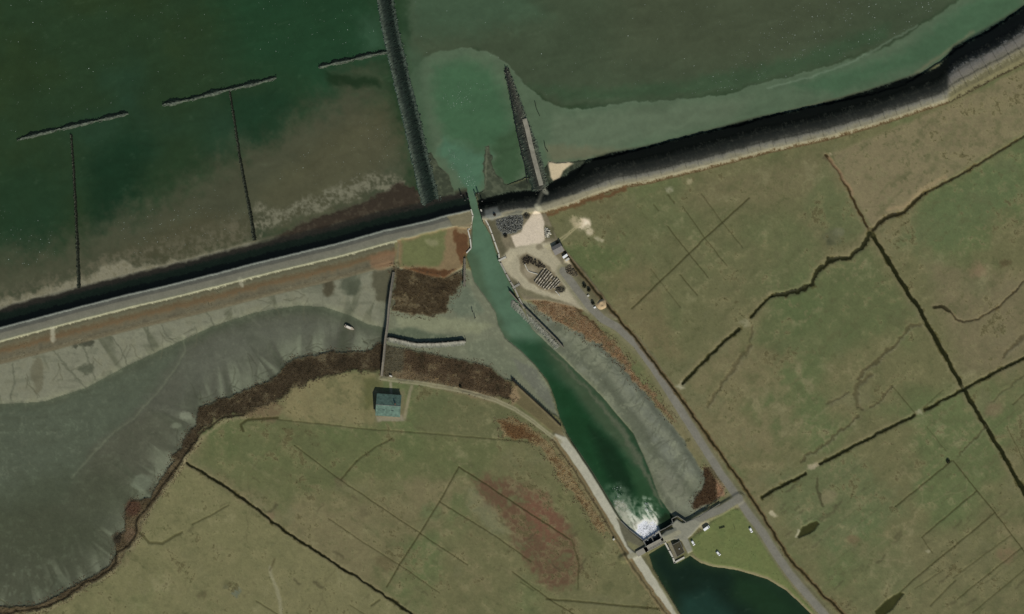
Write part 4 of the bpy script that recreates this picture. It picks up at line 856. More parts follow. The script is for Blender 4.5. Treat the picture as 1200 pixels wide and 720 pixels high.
# small landing stages
def jetty(p, q, w_, z_, label, m_=WOOD):
    (x0, y0), (x1, y1) = p, q; u, v = (x0+x1)/2, (y0+y1)/2; L = math.hypot(x1-x0, y1-y0)*S; rot = math.atan2(y0-y1, x1-x0)
    t = thing('landing_stage', label, 'landing stage', u, v, 0, rot, 'small landing stages in the harbour')
    b = MB(); n = int(L/.35)
    for k in range(n): b.box((-L/2+(k+.5)*L/n, 0, z_), (L/n*.86, w_, .12))
    b.build('deck', m_, t)
    b = MB(); b.box((0, w_*.4, z_-.3), (L, .2, .28)); b.box((0, -w_*.4, z_-.3), (L, .2, .28)); b.build('joists', TAR, t)
    me = None
    for k in range(max(2, int(L/4)+1)):
        for s_ in (-1, 1):
            if me is None: b = MB(); b.tube((0, 0, -2), (0, 0, z_+.9), .18, 7); o = b.build('pile', TAR, t); me = o.data
            else: o = bpy.data.objects.new('pile', me); COL.objects.link(o); o.parent = t
            o.location = (-L/2+L*k/max(1, int(L/4)), s_*w_*.5, 0)
jetty((544.6, 303), (544.4, 336), 1.8, 3.0, 'long narrow timber landing stage below the reeds on the west bank')
jetty((584, 306), (593, 301.5), 1.6, 2.6, 'short landing stage at the corner of the pale quay wall', LITCONC)
jetty((600.5, 338), (609, 333), 1.8, 2.6, 'short landing stage beside the low concrete quay wall', CONC)
# stone jetty across the creek
random.seed(9)
JT = [(453, 396), (463, 397.5), (475, 400.5), (488, 403), (505, 403), (522, 402), (546, 400)]
u0, v0 = JT[3]; t = thing('stone_jetty', 'curved stone jetty with a pale rubble face beside the footbridge', 'jetty', u0, v0, 0); L = loc(JT, u0, v0)
mb = MB(); ridge(mb, L, [(1.2, -.5, (22, 24, 20)), (1.0, 3.1, (30, 32, 26)), (.3, 3.3, (96, 94, 82)), (-.5, 2.6, (122, 119, 106)), (-1.9, .9, (108, 108, 95)), (-3.8, .35, (96, 98, 84)), (-4.6, -.5, (90, 92, 80))], .9, .18, .12, 2); strew(mb, L, 260, 2.0, lambda o: 1.6 if abs(o) < 1 else .8, lambda o: jit((120, 119, 106), .35) if o < .6 else (44, 44, 38), (.25, .55)); mb.build('stone_core', STONE, t)  # colours carry the light: north side painted as shade, south slope as sunlit
mb = MB(); P = resample(L, 2.2); Nn = normals(P)
me = None
for (x, y), (nx, ny) in zip(P, Nn):
    if me is None: b = MB(); b.tube((0, 0, -.5), (0, 0, 3.2), .17, 6); o = b.build('stake', TAR, t); me = o.data
    else: o = bpy.data.objects.new('stake', me); COL.objects.link(o); o.parent = t
    o.location = (x+nx*1.4, y+ny*1.4, random.uniform(-.3, .2))
# footbridge
FB = [(461.5, 319), (458.5, 340), (456, 360), (454.5, 380), (452, 397), (450, 418), (447.3, 441)]
u0, v0 = 454, 385; t = thing('footbridge', 'narrow grey footbridge crossing the muddy creek', 'footbridge', u0, v0, 0); L = loc(FB, u0, v0)
def fz(f): return 1.9+3.0*min(1, f/.18, (1-f)/.14)
P = resample(L, .8); Nn = normals(P); dv_, df_ = [], []
deck = MB(); side = [MB(), MB()]; n = len(P)
for a in range(n-1):
    za, zb = fz(a/(n-1)), fz((a+1)/(n-1)); (xa, ya), (xb, yb) = P[a], P[a+1]; na, nb = Nn[a], Nn[a+1]
    Q = []
    for (x, y), (nx, ny), z in ((P[a], na, za), (P[a+1], nb, zb)):
        for o_ in (-.95, .95):
            Q += [(x+nx*o_, y+ny*o_, z), (x+nx*o_, y+ny*o_, z-.9)]
    deck.addv(Q, [(0, 2, 6, 4), (1, 5, 7, 3), (0, 4, 5, 1), (2, 3, 7, 6)])
deck.build('deck', mat('footbridge_planks', (112, 106, 92), .9, .1, .15, .8), t)
me = None
for k, i in enumerate(range(2, n-2, 6)):
    for o_ in (-.8, .8):
        x, y = P[i][0]+Nn[i][0]*o_, P[i][1]+Nn[i][1]*o_
        if me is None: b = MB(); b.tube((0, 0, -6), (0, 0, -.6), .2, 7); o = b.build('pier', TAR, t); me = o.data
        else: o = bpy.data.objects.new('pier', me); COL.objects.link(o); o.parent = t
        o.location = (x, y, fz(i/(n-1)))
for o_ in (-.9, .9):
    b = MB()
    for a in range(0, n-1):
        pa = (P[a][0]+Nn[a][0]*o_, P[a][1]+Nn[a][1]*o_); pb = (P[a+1][0]+Nn[a+1][0]*o_, P[a+1][1]+Nn[a+1][1]*o_)
        for h_ in (.55, 1.05): b.tube((*pa, fz(a/(n-1))+h_), (*pb, fz((a+1)/(n-1))+h_), .05, 4)
        if a % 3 == 0: b.tube((*pa, fz(a/(n-1))), (*pa, fz(a/(n-1))+1.05), .05, 4)
    b.build('railing', WOOD, t)
# mooring piles at the harbour mouth
mp = None
for k, (x, y, lab) in enumerate([(540.5, 229, 'westernmost mooring dolphin at the harbour mouth'), (545, 235, 'mooring dolphin on the black slope west of the harbour mouth'), (548.5, 233, 'mooring dolphin at the west edge of the harbour mouth'), (557.5, 230, 'mooring dolphin at the east edge of the harbour mouth'), (560.5, 227, 'mooring dolphin just off the eastern stony spit'), (565, 236, 'easternmost mooring dolphin on the black slope by the harbour mouth')]):
    if mp is None:
        mp = t = thing('mooring_dolphin', lab, 'mooring dolphin', x, y, 0, 0, 'mooring dolphins at the harbour mouth')
        for a in range(3):
            b = MB(); b.tube((.9*math.cos(a*2.1), .9*math.sin(a*2.1), -2.2), (.25*math.cos(a*2.1), .25*math.sin(a*2.1), 4.6), .22, 8); b.build('pile', TAR, t)
        b = MB(); b.tube((0, 0, 3.9), (0, 0, 4.3), .55, 10); b.build('collar', GALV, t)
    else:
        t = dup(mp, lab); t.location = (wx(x), wy(y), 0)
def railing(pts, label, z_, h_=1.1, step=2.0, m_=BLACK, parent=None, u=None, v=None, r=.05):
    if parent is None:
        u, v = pts[0]; root = thing('railing', label, 'railing', u, v, 0); nm = 'rail'
    else: root = parent; nm = 'railing'
    L = loc(pts, u, v); b = MB()
    for (xa, ya), (xb, yb) in zip(L[:-1], L[1:]):
        for q in (h_*.5, h_): b.tube((xa, ya, z_+q), (xb, yb, z_+q), r, 5)
    P_ = resample(L, step)
    if parent is not None:
        for x, y in P_: b.tube((x, y, z_), (x, y, z_+h_), r*1.1, 5)
        return b.build(nm, m_, root)
    b.build('rails', m_, root); me = None
    for x, y in P_:
        if me is None: b = MB(); b.tube((0, 0, -.4), (0, 0, h_), r*1.6, 6); o = b.build('post', m_, root); me = o.data
        else: o = bpy.data.objects.new('post', me); COL.objects.link(o); o.parent = root
        o.location = (x, y, z_)
railing([(564.5, 246), (570, 244), (578, 242.5), (583, 242)], 'dark steel railing on the paved corner east of the harbour mouth', 3.2, 1.4, 1.4, BLACK, None, r=.1)
# boat on the mud
t = thing('cabin_boat', 'faded pale cabin boat lying on the mud west of the footbridge', 'boat', 409.5, 384.2, hz(410, 384)-.2, math.radians(-24))
b = MB(); st = [(-4.2, 1.1, .5), (-3.9, 1.25, .3), (-1.5, 1.45, .1), (1.2, 1.4, .1), (3.2, .85, .25), (4.3, .06, .6)]; V_ = []
for x, w_, k in st: V_ += [(x, -w_, 1.5), (x, -w_*.7, k), (x, 0, k-.15), (x, w_*.7, k), (x, w_, 1.5)]
F_ = [(i*5+j, i*5+j+1, i*5+j+6, i*5+j+5) for i in range(5) for j in range(4)]+[(0, 1, 2, 3, 4)]
b.addv(V_, F_); b.build('hull', mat('faded_hull_paint', (176, 166, 146), .7, .2, .15, 1.2), t)
b = MB(); b.addv([(x, s_*w_*.93, 1.4) for x, w_, k in st for s_ in (-1, 1)], [(2*i, 2*i+2, 2*i+3, 2*i+1) for i in range(5)]); b.build('deck', mat('boat_deck', (150, 140, 122), .8), t)
b = MB(); b.box((-.8, 0, 1.4), (4.4, 1.9, 1.1), 0, None, .9); cb = b.build('cabin', mat('faded_cabin_paint', (196, 188, 170), .7, .2, .12, 1.5), t)
b = MB(); b.box((-.8, 0, 1.8), (4.2, 2.0, .35), 0, None, 1); b.build('window_band', GLASS, cb)

# ------------------------------------------------------------------ sluice, road bridge, pump house
ang = math.atan2(11, 20)      # the crossing climbs to the east on the map
t = thing('sluice_gate', 'dark steel sluice gate chamber with white water pouring out', 'sluice', 765, 632.5, 0)
P_ = lambda pts: loc(pts, 765, 632.5)
b = MB(); b.wall(P_([(754.5, 634.5), (771.5, 623.2)]), .5, -2, .7); b.build('gate', BLACK, t)
b = MB(); b.wall(P_([(754.5, 634.5), (771.5, 623.2)]), 1.1, .9, 1.1); g_ = b.build('catwalk', GALV, t)
railing([(754.5, 634.2), (771.5, 622.8)], None, 1.1, 1.0, 1.5, GALV, t, 765, 632.5, .06)
b = MB(); b.wall(P_([(754, 634), (758.2, 642.5)]), 1.0, -2, 2.9); b.build('abutment', CONC_D, t)
b = MB(); b.wall(P_([(771.8, 622.6), (776, 631.5)]), 1.2, -2, 3.1); b.build('abutment', CONC, t)
b = MB(); b.wall(P_([(763, 628.5), (767, 637.5)]), .8, -2, 2.4); b.build('pier', CONC_D, t)
for q in ((759, 633), (767.5, 627.5)):
    b = MB(); x, y = P_([q])[0]; b.box((x, y, 1.1), (.9, .7, 1.3), ang); b.tube((x, y, 2.4), (x, y, 3.0), .12, 6); b.build('hoist', mat('hoist_grey', (150, 154, 152), .5), t)
b = MB((wx(771), wy(636), 0)); 
t = thing('road_bridge', 'concrete road bridge with railings over the sluice', 'bridge', 767, 638.5, 0)
L = loc([(748, 648.8), (757, 643.8), (777, 633.2), (789, 626.8)], 767, 638.5)
b = MB(); b.wall(L, 4.6, 2.5, 3.25); b.build('deck', mat('bridge_concrete', (132, 127, 112), .9, .2, .1, .4), t)
for dy in (-1, 1):
    L2 = [(x-dy*math.sin(ang)*2.1, y+dy*math.cos(ang)*2.1) for x, y in loc([(757, 643.8), (777, 633.2)], 767, 638.5)]
    b = MB(); b.wall(L2, .3, 3.254, 3.5); b.build('kerb', LITCONC, t)
    b = MB()
    (xa, ya), (xb, yb) = L2
    for h_ in (.9, 1.3): b.tube((xa, ya, 3.25+h_*.9), (xb, yb, 3.25+h_*.9), .06, 5)
    for x, y in resample(L2, 1.8): b.tube((x, y, 3.5), (x, y, 4.45), .06, 5)
    b.build('railing', GALV, t)
t = thing('pump_house', 'flat brown roofed pump house with concrete edge beside the sluice', 'pump house', 794.5, 643.5, 2.2)
foot = loc([(787.8, 639), (796.2, 634.6), (801.6, 646.6), (793.4, 652)], 794.5, 643.5)
b = MB(); b.prism(foot, -4, 2.2); wl = b.build('wall', BRICK, t)
b = MB(); b.prism([(x*1.04, y*1.04) for x, y in foot], 2.204, 2.5); rf_ = b.build('roof', ROOFBROWN, t)
b = MB(); b.wall([(x*1.05, y*1.05) for x, y in foot+[foot[0]]], .35, 2.2, 2.75); b.build('parapet', CONC_D, rf_)
b = MB(); b.box((.9, .3, 2.504), (1.2, 1.0, .5), ang); b.build('roof_hatch', GALV, rf_)
ex, ey = loc([(799.3, 640.3)], 794.5, 643.5)[0]
b = MB(); b.box((ex+.05, ey, -.1+1.1), (.12, 1.3, 1.1), ang); b.build('door', DOORG, t)
quay('intake_wall', [(779.5, 636.5), (784, 645), (788.5, 653.5), (790.5, 659.5), (801.5, 653.5)], 'pale concrete intake wall around the pump house', 'intake wall', -2, 2.6, 1.3, LITCONC)
quay('wing_wall', [(772.5, 622.5), (780.5, 618.6), (788.5, 613.5), (787, 608.2), (793.5, 604.8), (804.5, 612.2), (820, 605.6), (843.5, 590.5)], 'concrete wing wall holding the sluice road above the mud', 'wing wall', -2, 3.35, .6, CONC_D)
quay('guide_wall', [(721.5, 605), (737, 620.5), (754, 633.8)], 'low stone guide wall beside the foam below the sluice', 'guide wall', -2, 2.0, .7, CONC_D)
# ------------------------------------------------------------------ harbour house
t = thing('harbour_house', 'large house with teal tiled roof at the end of the footbridge', 'house', 455.5, 475, hz(455, 475), math.radians(-4))
W_, D_, HH = 19.5, 16.5, 4.2
b = MB(); b.box((0, 0, -.3), (W_, D_, HH+.3)); b.addv([(-W_/2, -D_/2, HH), (-W_/2, D_/2, HH), (-W_/2, 0, HH+3.1), (W_/2, -D_/2, HH), (W_/2, D_/2, HH), (W_/2, 0, HH+3.1)], [(0, 2, 1), (3, 4, 5)]); b.build('wall', BRICK, t)
b = MB()
for s_ in (-1, 1):
    y0, y1 = s_*(D_/2+.6), 0; z0, z1 = HH-.2, HH+3.3
    X = W_/2+.4
    b.addv([(-X, y0, z0), (X, y0, z0), (X, y1, z1), (-X, y1, z1), (-X, y0, z0+.25), (X, y0, z0+.25), (X, y1, z1+.25), (-X, y1, z1+.25)], [(0, 1, 2, 3) if s_ > 0 else (3, 2, 1, 0), (4, 5, 6, 7), (0, 1, 5, 4), (0, 3, 7, 4), (1, 2, 6, 5)])
for s_ in (-1, 1):
    for k in range(1, 14):
        f = k/14; y = s_*(D_/2+.6)*(1-f); z = HH+.05+f*3.5
        b.box((0, y, z), (W_+.8, .12, .06))
    b.box((0, s_*(D_/2+.72), HH-.25), (W_+.8, .22, .2))
rf_ = b.build('roof', TEAL, t)
b = MB(); b.tube((-W_/2-.4, 0, HH+3.5), (W_/2+.4, 0, HH+3.5), .18, 7); b.build('ridge_tiles', GREYROOF, rf_)
b = MB(); b.box((5.5, 1.5, HH+2.2), (.9, .9, 2.4)); b.build('chimney', BRICK, rf_)
for k in range(4):
    for s_ in (-1, 1):
        if s_ < 0 and k == 1: continue
        b = MB(); b.box((-7+k*4.6, s_*(D_/2+.03), 1.1), (1.5, .1, 1.4)); f_ = b.build('window', WHITE, t)
        b = MB(); b.box((-7+k*4.6, s_*(D_/2+.09), 1.22), (1.26, .04, 1.16)); b.build('pane', GLASS, f_)
b = MB(); b.box((-2.4, -D_/2-.04, 0), (1.2, .1, 2.2)); b.build('door', DOORG, t)
for s_ in (-3.5, 3.5):
    b = MB(); b.addv([(x, y, z) for x in (s_-1.0, s_+1.0) for y, z in ((-5.2, HH+1.35), (-3.6, HH+2.02))], [(0, 2, 3, 1)]); 
    b.v = [(x, y, z+.12) for x, y, z in b.v]; b.build('skylight', GLASS, rf_)
# ------------------------------------------------------------------ vehicles and small things on the lawn
def make_car(label, cat, name, L_, W2, HB, body, van=False):
    t = thing(name, label, cat, 0, 0, 0)
    b = MB(); xs = [-L_/2, -L_/2+.25, L_/2-.25, L_/2]
    prof_ = [(-L_/2, .35), (-L_/2, .85), (-L_/2+.15, .98), (L_/2-1.1 if not van else L_/2-.7, .98), (L_/2-.1, .8), (L_/2, .6), (L_/2, .35)]
    if van: prof_ = [(-L_/2, .35), (-L_/2+.02, HB-.1), (-L_/2+.2, HB), (L_/2-1.3, HB), (L_/2-.7, 1.25), (L_/2-.1, 1.0), (L_/2, .7), (L_/2, .35)]
    n = len(prof_); V_ = [(x, s_*W2/2, z) for s_ in (-1, 1) for x, z in prof_]
    b.addv(V_, [tuple(range(n)), tuple(range(2*n-1, n-1, -1))]+[(i, n+i, n+(i+1) % n, (i+1) % n) for i in range(n)]); b.build('body', body, t)
    if not van:
        b = MB(); cx0, cx1 = -L_/2+.5, L_/2-1.15
        b.addv([(cx0-.25, -W2*.46, .97), (cx1+.45, -W2*.46, .97), (cx1-.25, -W2*.38, HB-.06), (cx0+.1, -W2*.38, HB-.06), (cx0-.25, W2*.46, .97), (cx1+.45, W2*.46, .97), (cx1-.25, W2*.38, HB-.06), (cx0+.1, W2*.38, HB-.06)], [(0, 1, 2, 3), (7, 6, 5, 4), (1, 5, 6, 2), (0, 3, 7, 4), (3, 2, 6, 7)]); b.build('window', GLASS, t)
        b = MB(); b.box(((cx0+cx1)/2-.08, 0, HB-.06), (cx1-cx0-.4, W2*.77, .08)); b.build('roof', body, t)
    else:
        b = MB(); b.addv([(L_/2-1.29, -W2*.44, HB-.03+.02), (L_/2-.71, -W2*.44, 1.3), (L_/2-.71, W2*.44, 1.3), (L_/2-1.29, W2*.44, HB-.01)], [(0, 1, 2, 3)]); b.v = [(x+.02, y, z+.01) for x, y, z in b.v]; b.build('windscreen', GLASS, t)
    for sx in (-1, 1):
        for sy in (-1, 1):
            b = MB(); b.tube((sx*L_*.3, sy*(W2/2-.2), .33), (sx*L_*.3, sy*(W2/2+.02), .33), .33, 12); wh = b.build('wheel', TYRE, t)
            b = MB(); b.tube((sx*L_*.3, sy*(W2/2+.021), .33), (sx*L_*.3, sy*(W2/2+.03), .33), .19, 10); b.build('rim', GALV, wh)
    for sy in (-1, 1):
        b = MB(); b.box((L_/2+.005, sy*W2*.36, .62), (.04, .3, .14)); b.build('headlight', GALV, t)
    return t
car = make_car('white hatchback parked on the lawn edge by the pump house', 'car', 'parked_car', 4.3, 1.85, 1.5, WHITE)
car['group'] = 'white vehicles parked around the lawn'
def setpos(o, u, v, deg): o.location = (wx(u), wy(v), hz(u, v)+.01); o.rotation_euler = (0, 0, math.radians(deg))
setpos(car, 812, 636.3, -60)
c2 = dup(car, 'white hatchback parked beside the asphalt road on the east edge of the lawn'); setpos(c2, 879.8, 621.3, -62)
c3 = dup(car, 'white hatchback parked out in the middle of the lawn'); setpos(c3, 841.6, 648.6, -48)
van = make_car('white camper van parked on the gravel patch by the sluice road', 'van', 'camper_van', 5.6, 2.1, 2.5, WHITE, True); van['group'] = 'white vehicles parked around the lawn'
setpos(van, 827.8, 619, 35)
t = thing('long_bench', 'long dark wooden bench on the lawn between the parked vehicles', 'bench', 846, 618.6, None, math.radians(15))
b = MB(); [b.box((0, o_, .45), (4.8, .16, .07)) for o_ in (-.2, 0, .2)]; b.build('seat', TAR, t)
b = MB(); [b.box((0, .34, z_), (4.8, .06, .16)) for z_ in (.62, .84)]; b.build('backrest', TAR, t)
for x in (-2, 0, 2): b = MB(); b.box((x, 0, -.1), (.1, .55, .55)); b.box((x, .34, .4), (.1, .07, .6)); b.build('leg', TAR, t)
t = thing('notice_board', 'dark upright notice board standing on the lawn', 'notice board', 861, 619.5, None, math.radians(100))
b = MB(); b.box((0, 0, .9), (2.0, .1, 1.2)); b.build('board', TAR, t)
for x in (-.9, .9): b = MB(); b.tube((x, 0, -.3), (x, 0, 2.3), .07, 7); b.build('post', WOOD, t)
t = thing('cabinet', 'small white cabinet on the verge of the western road', 'cabinet', 719.3, 632.2)
b = MB(); b.box((0, 0, -.1), (1.5, 1.2, 1.5), .5); b.build('body', WHITE, t); b = MB(); b.box((0, 0, 1.404), (1.7, 1.4, .12), .5); b.build('lid', LITCONC, t)
t = thing('cabinet', 'white cabinet beside the dirt track near the end of the footbridge', 'cabinet', 458, 441)
b = MB(); b.box((0, 0, -.1), (2.2, 1.0, 1.5), -.35); b.build('body', WHITE, t); b = MB(); b.box((0, 0, 1.404), (2.4, 1.2, .12), -.35); b.build('lid', LITCONC, t)
def bush(u, v, r, label, h_=2.2, col=(34, 36, 26)):
    t = thing('bush', label, 'bush', u, v, None, 0, 'dark bushes around the work yard and track')
    b = MB()
    for _ in range(int(420*r/2)):
        a, q, zz_ = random.uniform(0, 6.28), r*math.sqrt(random.random()), random.random()
        k = (1-zz_**2)**.5; x, y, z = q*k*math.cos(a)*1.0, q*k*math.sin(a), .2+zz_*h_
        s_ = random.uniform(.12, .34); d = [Vector((random.gauss(0, 1), random.gauss(0, 1), random.gauss(0, .7))).normalized()*s_ for _ in range(3)]
        b.addv([(x+e[0], y+e[1], z+e[2]) for e in d]+[(x-d[0][0], y-d[0][1], z-d[0][2])], [(0, 1, 2), (1, 3, 2)], jit(col, .35))
    b.build('foliage', STONE, t)
    for a in range(4):
        b = MB(); b.tube((0, 0, -.2), (r*.5*math.cos(a*1.6), r*.5*math.sin(a*1.6), h_*.7), .07, 5, None, .03); b.build('stem', TAR, t)
random.seed(31)
bush(617, 253, 3.2, 'large dark bush at the corner of the pale sandy yard', 3.2, (44, 46, 42))
bush(684.8, 335.5, 1.9, 'dark bush on the yard side of the ditch, in front of a white block', 2.6)
bush(690.2, 340.3, 1.7, 'smaller dark bush next to the white block by the ditch', 2.2)
bush(694.8, 355.5, 1.7, 'dark bush beside the tan sand heap', 2.2)
bush(592.3, 276.5, 1.9, 'dark bush on the lower edge of the grey rubble heap', 1.6, (44, 42, 34))
bush(579.5, 252, 1.3, 'small brown bush by the paved corner of the harbour mouth', 1.0, (66, 56, 44))
bush(1111, 541, 1.9, 'lone dark bush at the end of a field drain', 1.8)
bush(539.6, 453.2, 1.2, 'small dark bush beside the dirt track in the marsh', 1.4)
def block(u, v, sx, sy, h_, deg, label, m_=None):
    t = thing('concrete_block', label, 'block', u, v, None, math.radians(deg), 'pale concrete blocks in the yard')
    b = MB(); b.box((0, 0, -.1), (sx, sy, h_+.1), 0, None, .94); b.build('body', m_ or LITCONC, t)
    b = MB(); b.tube((0, 0, h_), (0, 0, h_+.2), .12, 6); b.build('lifting_eye', BLACK, t)
block(689.3, 346.8, 1.8, 1.4, 1.0, 30, 'white concrete block in front of two dark bushes by the ditch'); block(697, 360.5, 1.9, 1.2, 1.0, 20, 'white concrete block between the sand heap and the road', WHITE)
# ------------------------------------------------------------------ the work yard
t = thing('yard_shed', 'grey sheet roofed shed at the field corner of the yard', 'shed', 653.5, 292.3, None, math.radians(28))
b = MB(); b.box((0, 0, -.2), (8.0, 6.6, 2.8)); b.addv([(-4, -3.3, 2.6), (-4, 3.3, 2.6), (-4, .9, 3.5), (4, -3.3, 2.6), (4, 3.3, 2.6), (4, .9, 3.5)], [(0, 2, 1), (3, 4, 5)]); b.build('wall', CONC_D, t)
b = MB(); b.addv([(-4.3, -3.7, 2.55), (4.3, -3.7, 2.55), (4.3, .9, 3.65), (-4.3, .9, 3.65), (-4.3, -3.7, 2.7), (4.3, -3.7, 2.7), (4.3, .9, 3.8), (-4.3, .9, 3.8)], [(0, 3, 2, 1), (4, 5, 6, 7), (0, 1, 5, 4), (1, 2, 6, 5), (3, 0, 4, 7)])
b.addv([(-4.3, .9, 3.65), (4.3, .9, 3.65), (4.3, 3.8, 2.4), (-4.3, 3.8, 2.4), (-4.3, .9, 3.8), (4.3, .9, 3.8), (4.3, 3.8, 2.55), (-4.3, 3.8, 2.55)], [(0, 3, 2, 1), (4, 5, 6, 7), (2, 3, 7, 6), (1, 2, 6, 5), (3, 0, 4, 7)]); b.build('roof', GREYROOF, t)
b = MB(); b.box((-1.5, -3.34, 0), (2.6, .1, 2.2)); b.build('door', BLACK, t)
def container(u, v, L_, W2, h_, deg, label, m_):
    t = thing('storage_container', label, 'container', u, v, None, math.radians(deg), 'storage containers by the shed')
    b = MB(); b.box((0, 0, .1), (L_, W2, h_)); 
    for k in range(int(L_/.5)): 
        for s_ in (-1, 1): b.box((-L_/2+.3+k*.5, s_*(W2/2+.02), .25), (.18, .06, h_-.3))
    b.build('body', m_, t); b = MB(); b.box((0, 0, h_+.104), (L_-.1, W2-.1, .06)); b.build('roof', m_, t)
    for s_ in (-1, 1): b = MB(); b.box((L_/2+.03, s_*W2*.25, .2), (.05, W2*.46, h_-.2)); b.build('door', m_, t)
container(662.2, 300.5, 4.4, 2.0, 1.9, 35, 'white storage container behind the grey shed', WHITE); container(664.8, 304.5, 3.6, 1.8, 1.7, 38, 'pale beige storage container, farther from the shed than the white one', LITCONC)
random.seed(14)
SL = [((626.5, 331.0), (638.5, 314.5)), ((628.6, 333.2), (641.2, 316.5)), ((630.8, 335.0), (643.6, 318.6)), ((633.2, 336.4), (646.0, 320.4)), ((635.6, 338.0), (648.4, 322.0)), ((638.0, 339.6), (651.0, 324.6)), ((641.0, 340.2), (653.2, 326.6)), ((645.0, 339.6), (655.2, 328.6)), ((649.0, 338.6), (656.6, 330.8))]
ords = ['first', 'second', 'third', 'fourth', 'fifth', 'sixth', 'seventh', 'eighth', 'ninth']
for k, ((xa, ya), (xb, yb)) in enumerate(SL):
    u, v = (xa+xb)/2, (ya+yb)/2; L_ = math.hypot(xb-xa, yb-ya)*S
    m_ = MB((wx(u), wy(v), hz(u, v))); a0 = math.atan2(ya-yb, xb-xa); n = int(L_/1.0)
    for i in range(n):
        if random.random() < .09: continue
        tx = -L_/2+(i+.5)*L_/n
        m_.box((tx*math.cos(a0)+random.uniform(-.08, .08), tx*math.sin(a0)+random.uniform(-.08, .08), -.1), (L_/n*.92, .8, random.uniform(1.0, 1.5)), a0+random.uniform(-.06, .06), jit((152, 144, 126), .25), .93)
    lab = ('longest-standing' if 0 else '')
    tag(m_.build('stone_block_row', STONE), 'row of stacked pale stone blocks, %s counted from the gravel loop beside the channel' % ords[k], 'block row', 'rows of stacked stone blocks in the oval yard')
def beam(pts, label):
    u, v = pts[0]; m_ = MB((wx(u), wy(v), hz(u, v))); m_.wall(loc(pts, u, v), .6, -.1, .6)
    for x, y in resample(loc(pts, u, v), 1.5): m_.box((x, y, .604), (.3, .3, .08))
    tag(m_.build('concrete_beam', LITCONC), label, 'beam', 'pale concrete beams in the oval yard')
beam([(615, 310), (617, 314.5), (619.2, 318.2)], 'pale concrete beam lying beside the dark soil heap'); beam([(620, 318.5), (624.5, 320), (630, 321.5)], 'pale concrete beam pointing at the rows of stone blocks'); beam([(651, 341.5), (653.5, 344), (656, 347)], 'pale concrete beam beyond the last row of stone blocks')
def heap(name, label, cat, pts, n, rr, cf, hmax, kind=None):
    u = sum(p[0] for p in pts)/len(pts); v = sum(p[1] for p in pts)/len(pts); L = loc(pts, u, v)
    m_ = MB((wx(u), wy(v), hz(u, v)-.1)); x0, x1 = min(p[0] for p in L), max(p[0] for p in L); y0, y1 = min(p[1] for p in L), max(p[1] for p in L)
    def inside(x, y):
        c = False
        for (a, b_), (c_, d_) in zip(L, L[1:]+L[:1]):
            if (b_ > y) != (d_ > y) and x < a+(y-b_)*(c_-a)/(d_-b_): c = not c
        return c
    k = 0
    while k < n:
        x, y = random.uniform(x0, x1), random.uniform(y0, y1)
        if not inside(x, y): continue
        k += 1; q = max(0, 1-((x/(x1-x0)*2)**2+(y/(y1-y0)*2)**2)); m_.rock((x, y, hmax*q*random.random()), random.uniform(*rr), cf())
    o = m_.build(name, STONE)
    if kind: o['kind'] = kind
    else: tag(o, label, cat)
    return o
heap('rubble_heap', 'grey stone rubble heap beside the pale sandy yard', 'rubble heap', [(581, 257), (595, 252), (611, 247.5), (613, 257), (612, 267), (604, 273), (590, 275), (583, 267)], 900, (.3, .85), lambda: jit((98, 98, 90) if random.random() > .12 else (56, 56, 50), .22), 1.0)
heap('rubble_heap', 'small heap of white rubble on the field side of the sandy yard', 'rubble heap', [(638, 267), (643, 268), (646, 273), (644, 279), (639, 278)], 90, (.35, .9), lambda: jit((150, 146, 130), .4), 1.4)
heap('rubble_heap', 'dark soil and rubble heap inside the gravel loop', 'rubble heap', [(611, 303), (618, 299), (626, 304), (634, 308), (640, 313), (632, 314), (622, 309), (614, 311)], 200, (.3, .8), lambda: jit((60, 54, 44), .3), 1.4)
heap('rubble_heap', 'dark grey rubble heap at the lower end of the block rows', 'rubble heap', [(651, 337), (657, 336), (663, 340), (659, 343), (652, 342)], 80, (.3, .7), lambda: jit((66, 62, 52), .3), 1.2)
heap('rubble_heap', 'brown brushwood and rubble heap between the containers and the ditch', 'rubble heap', [(662, 313), (668, 310), (676, 320), (680, 326), (672, 324), (664, 320)], 200, (.3, .7), lambda: jit((88, 80, 64), .35), 1.0)
m_ = MB((wx(705), wy(357), hz(705, 357)-.2)); ring = [(0, 0, 1.6)]; V_ = [(0, 0, .9)]; n = 22
for r_, z_ in ((1.2, 1.5), (2.2, 1.7), (3.1, 1.1), (4.2, .1)): V_ += [(r_*(1+.12*math.sin(a*3+r_))*math.cos(a), r_*(1+.12*math.sin(a*2))*math.sin(a), z_+random.uniform(-.15, .15)) for a in [2*math.pi*k/n for k in range(n)]]
F_ = [(0, 1+k, 1+(k+1) % n) for k in range(n)]+[(1+q*n+k, 1+(q+1)*n+k, 1+(q+1)*n+(k+1) % n, 1+q*n+(k+1) % n) for q in range(3) for k in range(n)]
m_.addv(V_, F_); tag(m_.build('sand_heap', mat('tan_sand', (164, 142, 108), .95, .1, .12, 1.0), None, True), 'round tan sand heap between the road and the ditch', 'sand heap')
m_ = None
t0 = None
for (x, y, lab) in [(553.5, 366, 'dark leaning stake standing in the mud north of the stone jetty'), (556.5, 373.5, 'thick dark stake standing in the harbour mud near the channel')]:
    t = thing('mud_stake', lab, 'stake', x, y); b = MB(); b.tube((0, 0, -.5), (.3, .9, 2.6), .3, 7); b.build('shaft', TAR, t); b = MB(); b.tube((.3, .9, 2.5), (.33, .99, 2.9), .4, 7); b.build('cap', BLACK, t)
